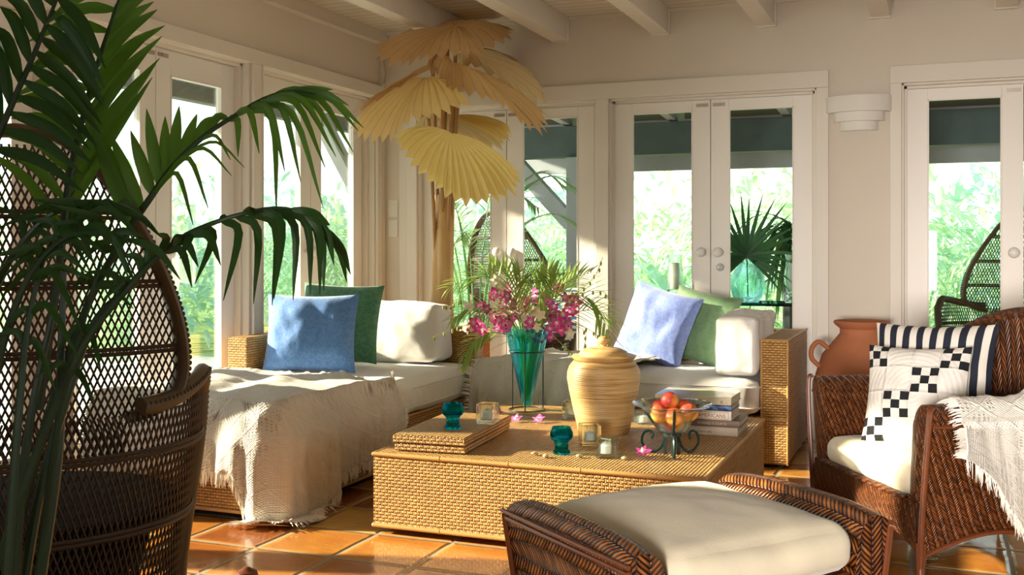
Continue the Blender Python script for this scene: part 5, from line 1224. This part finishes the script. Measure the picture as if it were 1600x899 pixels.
# hanging spray seen at the top of the left pair and blue green strappy plant right
t = thing('strappy_plant', 'blue green plant with long drooping strap leaves beyond the veranda table', 'plant', (-1.02, 8.35, 0)); B = MB(); r = random.Random(4); B.tube([(0, 0, 0), (0, 0, 1.1)], .06, 8); B.build('trunk', 'timber', t); B = MB()
for k in range(110):
    a_ = r.uniform(0, 6.28); add_leaf(B, (0, 0, r.uniform(.9, 1.3)), (math.cos(a_), math.sin(a_), r.uniform(.3, 1.6)), r.uniform(.6, .95), .032, r.uniform(2.2, 3.4), seg=8, fold=.3)
B.build('strap_leaves', 'gl4', t, ang=180)

# ================================================================== FOREGROUND KENTIA PALM
kp = at(40, 1080, 1.95); t = thing('kentia_palm', 'dark green kentia palm with arching fronds in the left foreground', 'palm', (kp.x, kp.y, 0)); O = t.location
def blade(B, base, tip, w_, sag, side=None, seg=8, tan=None):
    base, tip = Vector(base), Vector(tip); d = tip-base; mid = base.lerp(tip, .5)+Vector(sag)
    if tan is not None: mid = mid.lerp(base+tan*d.length*.5, .38)
    P = bez([base, mid, tip], seg); vs = []; fs = []; uv = []
    vw = ((base+tip)/2-Vector((0, 0, HC))).normalized(); L = d.length
    for i, p in enumerate(P):
        tg = (P[min(i+1, seg)]-P[max(i-1, 0)]).normalized(); s_ = tg.cross(vw).normalized() if side is None else side; n_ = s_.cross(tg); f = i/seg; ww = w_*.5*(min(1, .25+f*4) if f < .2 else 1)*(1-max(0, (f-.45)/.55)**1.8)+.0006
        vs += [p-s_*ww+n_*ww*.35, p, p+s_*ww+n_*ww*.35]
        if i: a_ = (i-1)*3; fs += [(a_, a_+1, a_+4, a_+3), (a_+1, a_+2, a_+5, a_+4)]; uv += [[(0, f*L), (w_/2, f*L), (w_/2, f*L+.03), (0, f*L+.03)], [(w_/2, f*L), (w_, f*L), (w_, f*L+.03), (w_/2, f*L+.03)]]
    B.add(vs, fs, uv)
def rach(P, r0=.007, r1=.002, n=30):
    pts = bez(PX(P), n); return pts, [r0+(r1-r0)*i/n for i in range(n+1)]
def pframe(P, leaves, mat='frond', r0=.007, w_=.022):
    """leaves: (t on the rachis, tip u, tip v, depth offset, sag in z, width)"""
    pts, rd = rach(P, r0); B = MB(O); B.tube(pts, rd, 7); B.build('frond_stalk', 'stem', t)
    B = MB(O); n = len(pts)-1; dv = [q[2] for q in P]
    for lf in leaves:
        tt, u, v, dd, sg = lf[:5]; ww = lf[5] if len(lf) > 5 else w_; i = min(int(tt*n), n-1); p = pts[i].lerp(pts[i+1], tt*n-i); d0 = (p-Vector((0, 0, HC))).dot(Vector((-CS, CC, 0)))
        blade(B, p, at(u, v, d0+dd), ww*.74, (0, 0, sg*.45), tan=(pts[i+1]-pts[i]).normalized() if len(lf) <= 5 or lf[5] < .0195 else None)
    B.build('leaflets', mat, t, ang=180)
r = random.Random(21)
# frond A (right of the two tall ones): bright leaflets to the right, dark to the left
LA = []
for k in range(12):
    f = k/11; tt = .30+.62*f; LA.append((tt, 262-30*f+r.uniform(-12, 12) if f > .35 else 245+r.uniform(-10, 8), 118-150*f+r.uniform(-8, 8), r.uniform(-.12, .2), .03, .026))
for k in range(11):
    f = k/10; tt = .28+.68*f; LA.append((tt, -15+85*f+r.uniform(-10, 10), 245-215*f+r.uniform(-10, 15), r.uniform(-.2, .1), .05, .026))
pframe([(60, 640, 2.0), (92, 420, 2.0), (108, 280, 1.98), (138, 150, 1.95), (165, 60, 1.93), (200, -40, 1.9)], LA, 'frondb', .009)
# frond B (left): long dark leaflets to lower right and upper left
LB = []
for k in range(11):
    f = k/10; LB.append((.25+.62*f, 130+45*f+r.uniform(-8, 8) if f < .5 else 150+15*f, 300-190*f+r.uniform(-12, 12), r.uniform(-.1, .15), .04, .027))
for k in range(9):
    f = k/8; LB.append((.22+.7*f, -30+60*f, 90-150*f+r.uniform(-10, 10), r.uniform(-.1, .1), .05, .027))
pframe([(-60, 420, 1.85), (-20, 260, 1.85), (18, 165, 1.84), (52, 88, 1.82), (80, 20, 1.8), (110, -50, 1.78)], LB, 'frond', .008)
# frond C: upright leaflets low on the stalk, long drooping ones at the arching tip
LC = [(.32, 137, 183, -.05, .0, .032), (.34, 152, 200, .0, .0, .034), (.36, 172, 208, 0, 0, .032), (.40, 204, 204, 0, 0, .031), (.43, 229, 170, 0, 0, .030), (.46, 258, 182, .03, 0, .028), (.49, 280, 166, .03, 0, .028), (.52, 308, 178, .03, .0, .026), (.56, 340, 182, .05, .03, .024), (.6, 362, 190, .05, .05, .020),
      (.50, 362, 275, -.1, .05, .008), (.45, 325, 325, -.15, .08, .012), (.40, 302, 352, -.15, .09, .012), (.54, 382, 262, -.1, .02, .006), (.58, 360, 250, -.05, .03, .008)]
for u, v, tt, sg in ((405, 240, .70, .12), (432, 338, .73, .14), (372, 245, .68, .08), (505, 325, .76, .13), (508, 262, .78, .11), (525, 245, .80, .12), (538, 243, .83, .09), (552, 238, .86, .09), (560, 205, .88, .08), (568, 200, .91, .05), (545, 165, .93, .03), (520, 140, .90, .02), (480, 142, .84, .01), (445, 268, .74, .13), (470, 285, .77, .13)):
    LC.append((tt, u, v, r.uniform(-.1, .15), sg*.62, .017))
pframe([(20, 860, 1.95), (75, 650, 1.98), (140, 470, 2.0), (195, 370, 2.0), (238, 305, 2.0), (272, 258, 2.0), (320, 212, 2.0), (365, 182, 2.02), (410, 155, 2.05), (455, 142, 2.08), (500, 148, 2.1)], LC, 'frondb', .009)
# frond D: lower arching frond, leaflets hanging down
LD = []
for u, v, tt, sg in ((281, 405, .50, .03), (304, 445, .56, .02), (349, 470, .62, .06), (396, 475, .67, .09), (425, 478, .71, .1), (428, 468, .74, .1), (458, 470, .78, .1), (485, 462, .82, .1), (500, 462, .85, .09), (506, 455, .88, .07), (500, 430, .9, .06), (522, 415, .93, .05), (542, 442, .95, .05), (548, 430, .97, .03), (515, 352, .9, .02), (510, 345, .85, .02),
                     (270, 385, .45, .03), (247, 365, .40, .03), (232, 380, .35, .05), (345, 415, .5, .03), (300, 450, .42, .05), (350, 345, .62, .01), (380, 330, .7, .01), (310, 418, .46, .04), (190, 400, .34, .07), (130, 425, .28, .08), (160, 470, .30, .07)):
    LD.append((tt, u, v, r.uniform(-.1, .12), sg*.6, .019 if u > 260 else .017))
pframe([(-10, 900, 1.8), (60, 700, 1.82), (130, 540, 1.85), (200, 450, 1.85), (245, 402, 1.87), (290, 368, 1.88), (335, 348, 1.9), (380, 334, 1.9), (430, 325, 1.92), (475, 333, 1.95), (510, 360, 1.97)], LD, 'frond', .008)
# darker fronds crossing the peacock chair
for P, n_, L_, sd in (([(10, 900, 1.7), (30, 640, 1.72), (45, 500, 1.75), (80, 380, 1.78), (140, 330, 1.8)], 7, 120, 1), ([(-30, 700, 1.75), (10, 520, 1.75), (60, 410, 1.75), (130, 360, 1.75), (205, 375, 1.78)], 7, 110, 2), ([(60, 900, 1.9), (95, 640, 1.9), (140, 470, 1.9), (180, 330, 1.9)], 5, 90, 3), ([(-40, 520, 1.9), (20, 400, 1.85), (90, 330, 1.85), (175, 330, 1.85)], 7, 110, 4)):
    LL = []; rg = random.Random(sd)
    for k in range(n_):
        f = .42+.56*k/(n_-1); m_ = len(P)-1; i = min(int(f*m_), m_-1); q = f*m_-i; u = P[i][0]*(1-q)+P[i+1][0]*q; v = P[i][1]*(1-q)+P[i+1][1]*q
        LL.append((f, u+rg.uniform(.35, .8)*L_, v+rg.uniform(-.1, .75)*L_, rg.uniform(-.1, .1), .03, .016)); LL.append((f, u-rg.uniform(.3, .8)*L_, v+rg.uniform(-.6, .3)*L_, rg.uniform(-.1, .1), .03, .016))
    pframe(P, LL, 'frond', .008)
for P in ([(25, 990, 1.95), (60, 780, 1.95), (105, 620, 1.95), (150, 500, 1.97), (215, 440, 2.0)], [(15, 990, 1.9), (30, 800, 1.9), (50, 640, 1.9), (85, 480, 1.92)], [(50, 990, 1.95), (90, 720, 1.96), (95, 560, 1.97), (100, 420, 1.98)]):
    pts, rd = rach(P, .011, .005); MB(O).tube(pts, rd, 8).build('frond_stalk', 'stem', t)
B = MB(O); B.lathe([(0, 0), (.14, 0), (.18, .26), (.19, .27), (.19, .30), (.17, .30), (.165, .26), (0, .25)], (O.x, O.y, 0), 32, cap=False); B.build('pot', 'terra', t)
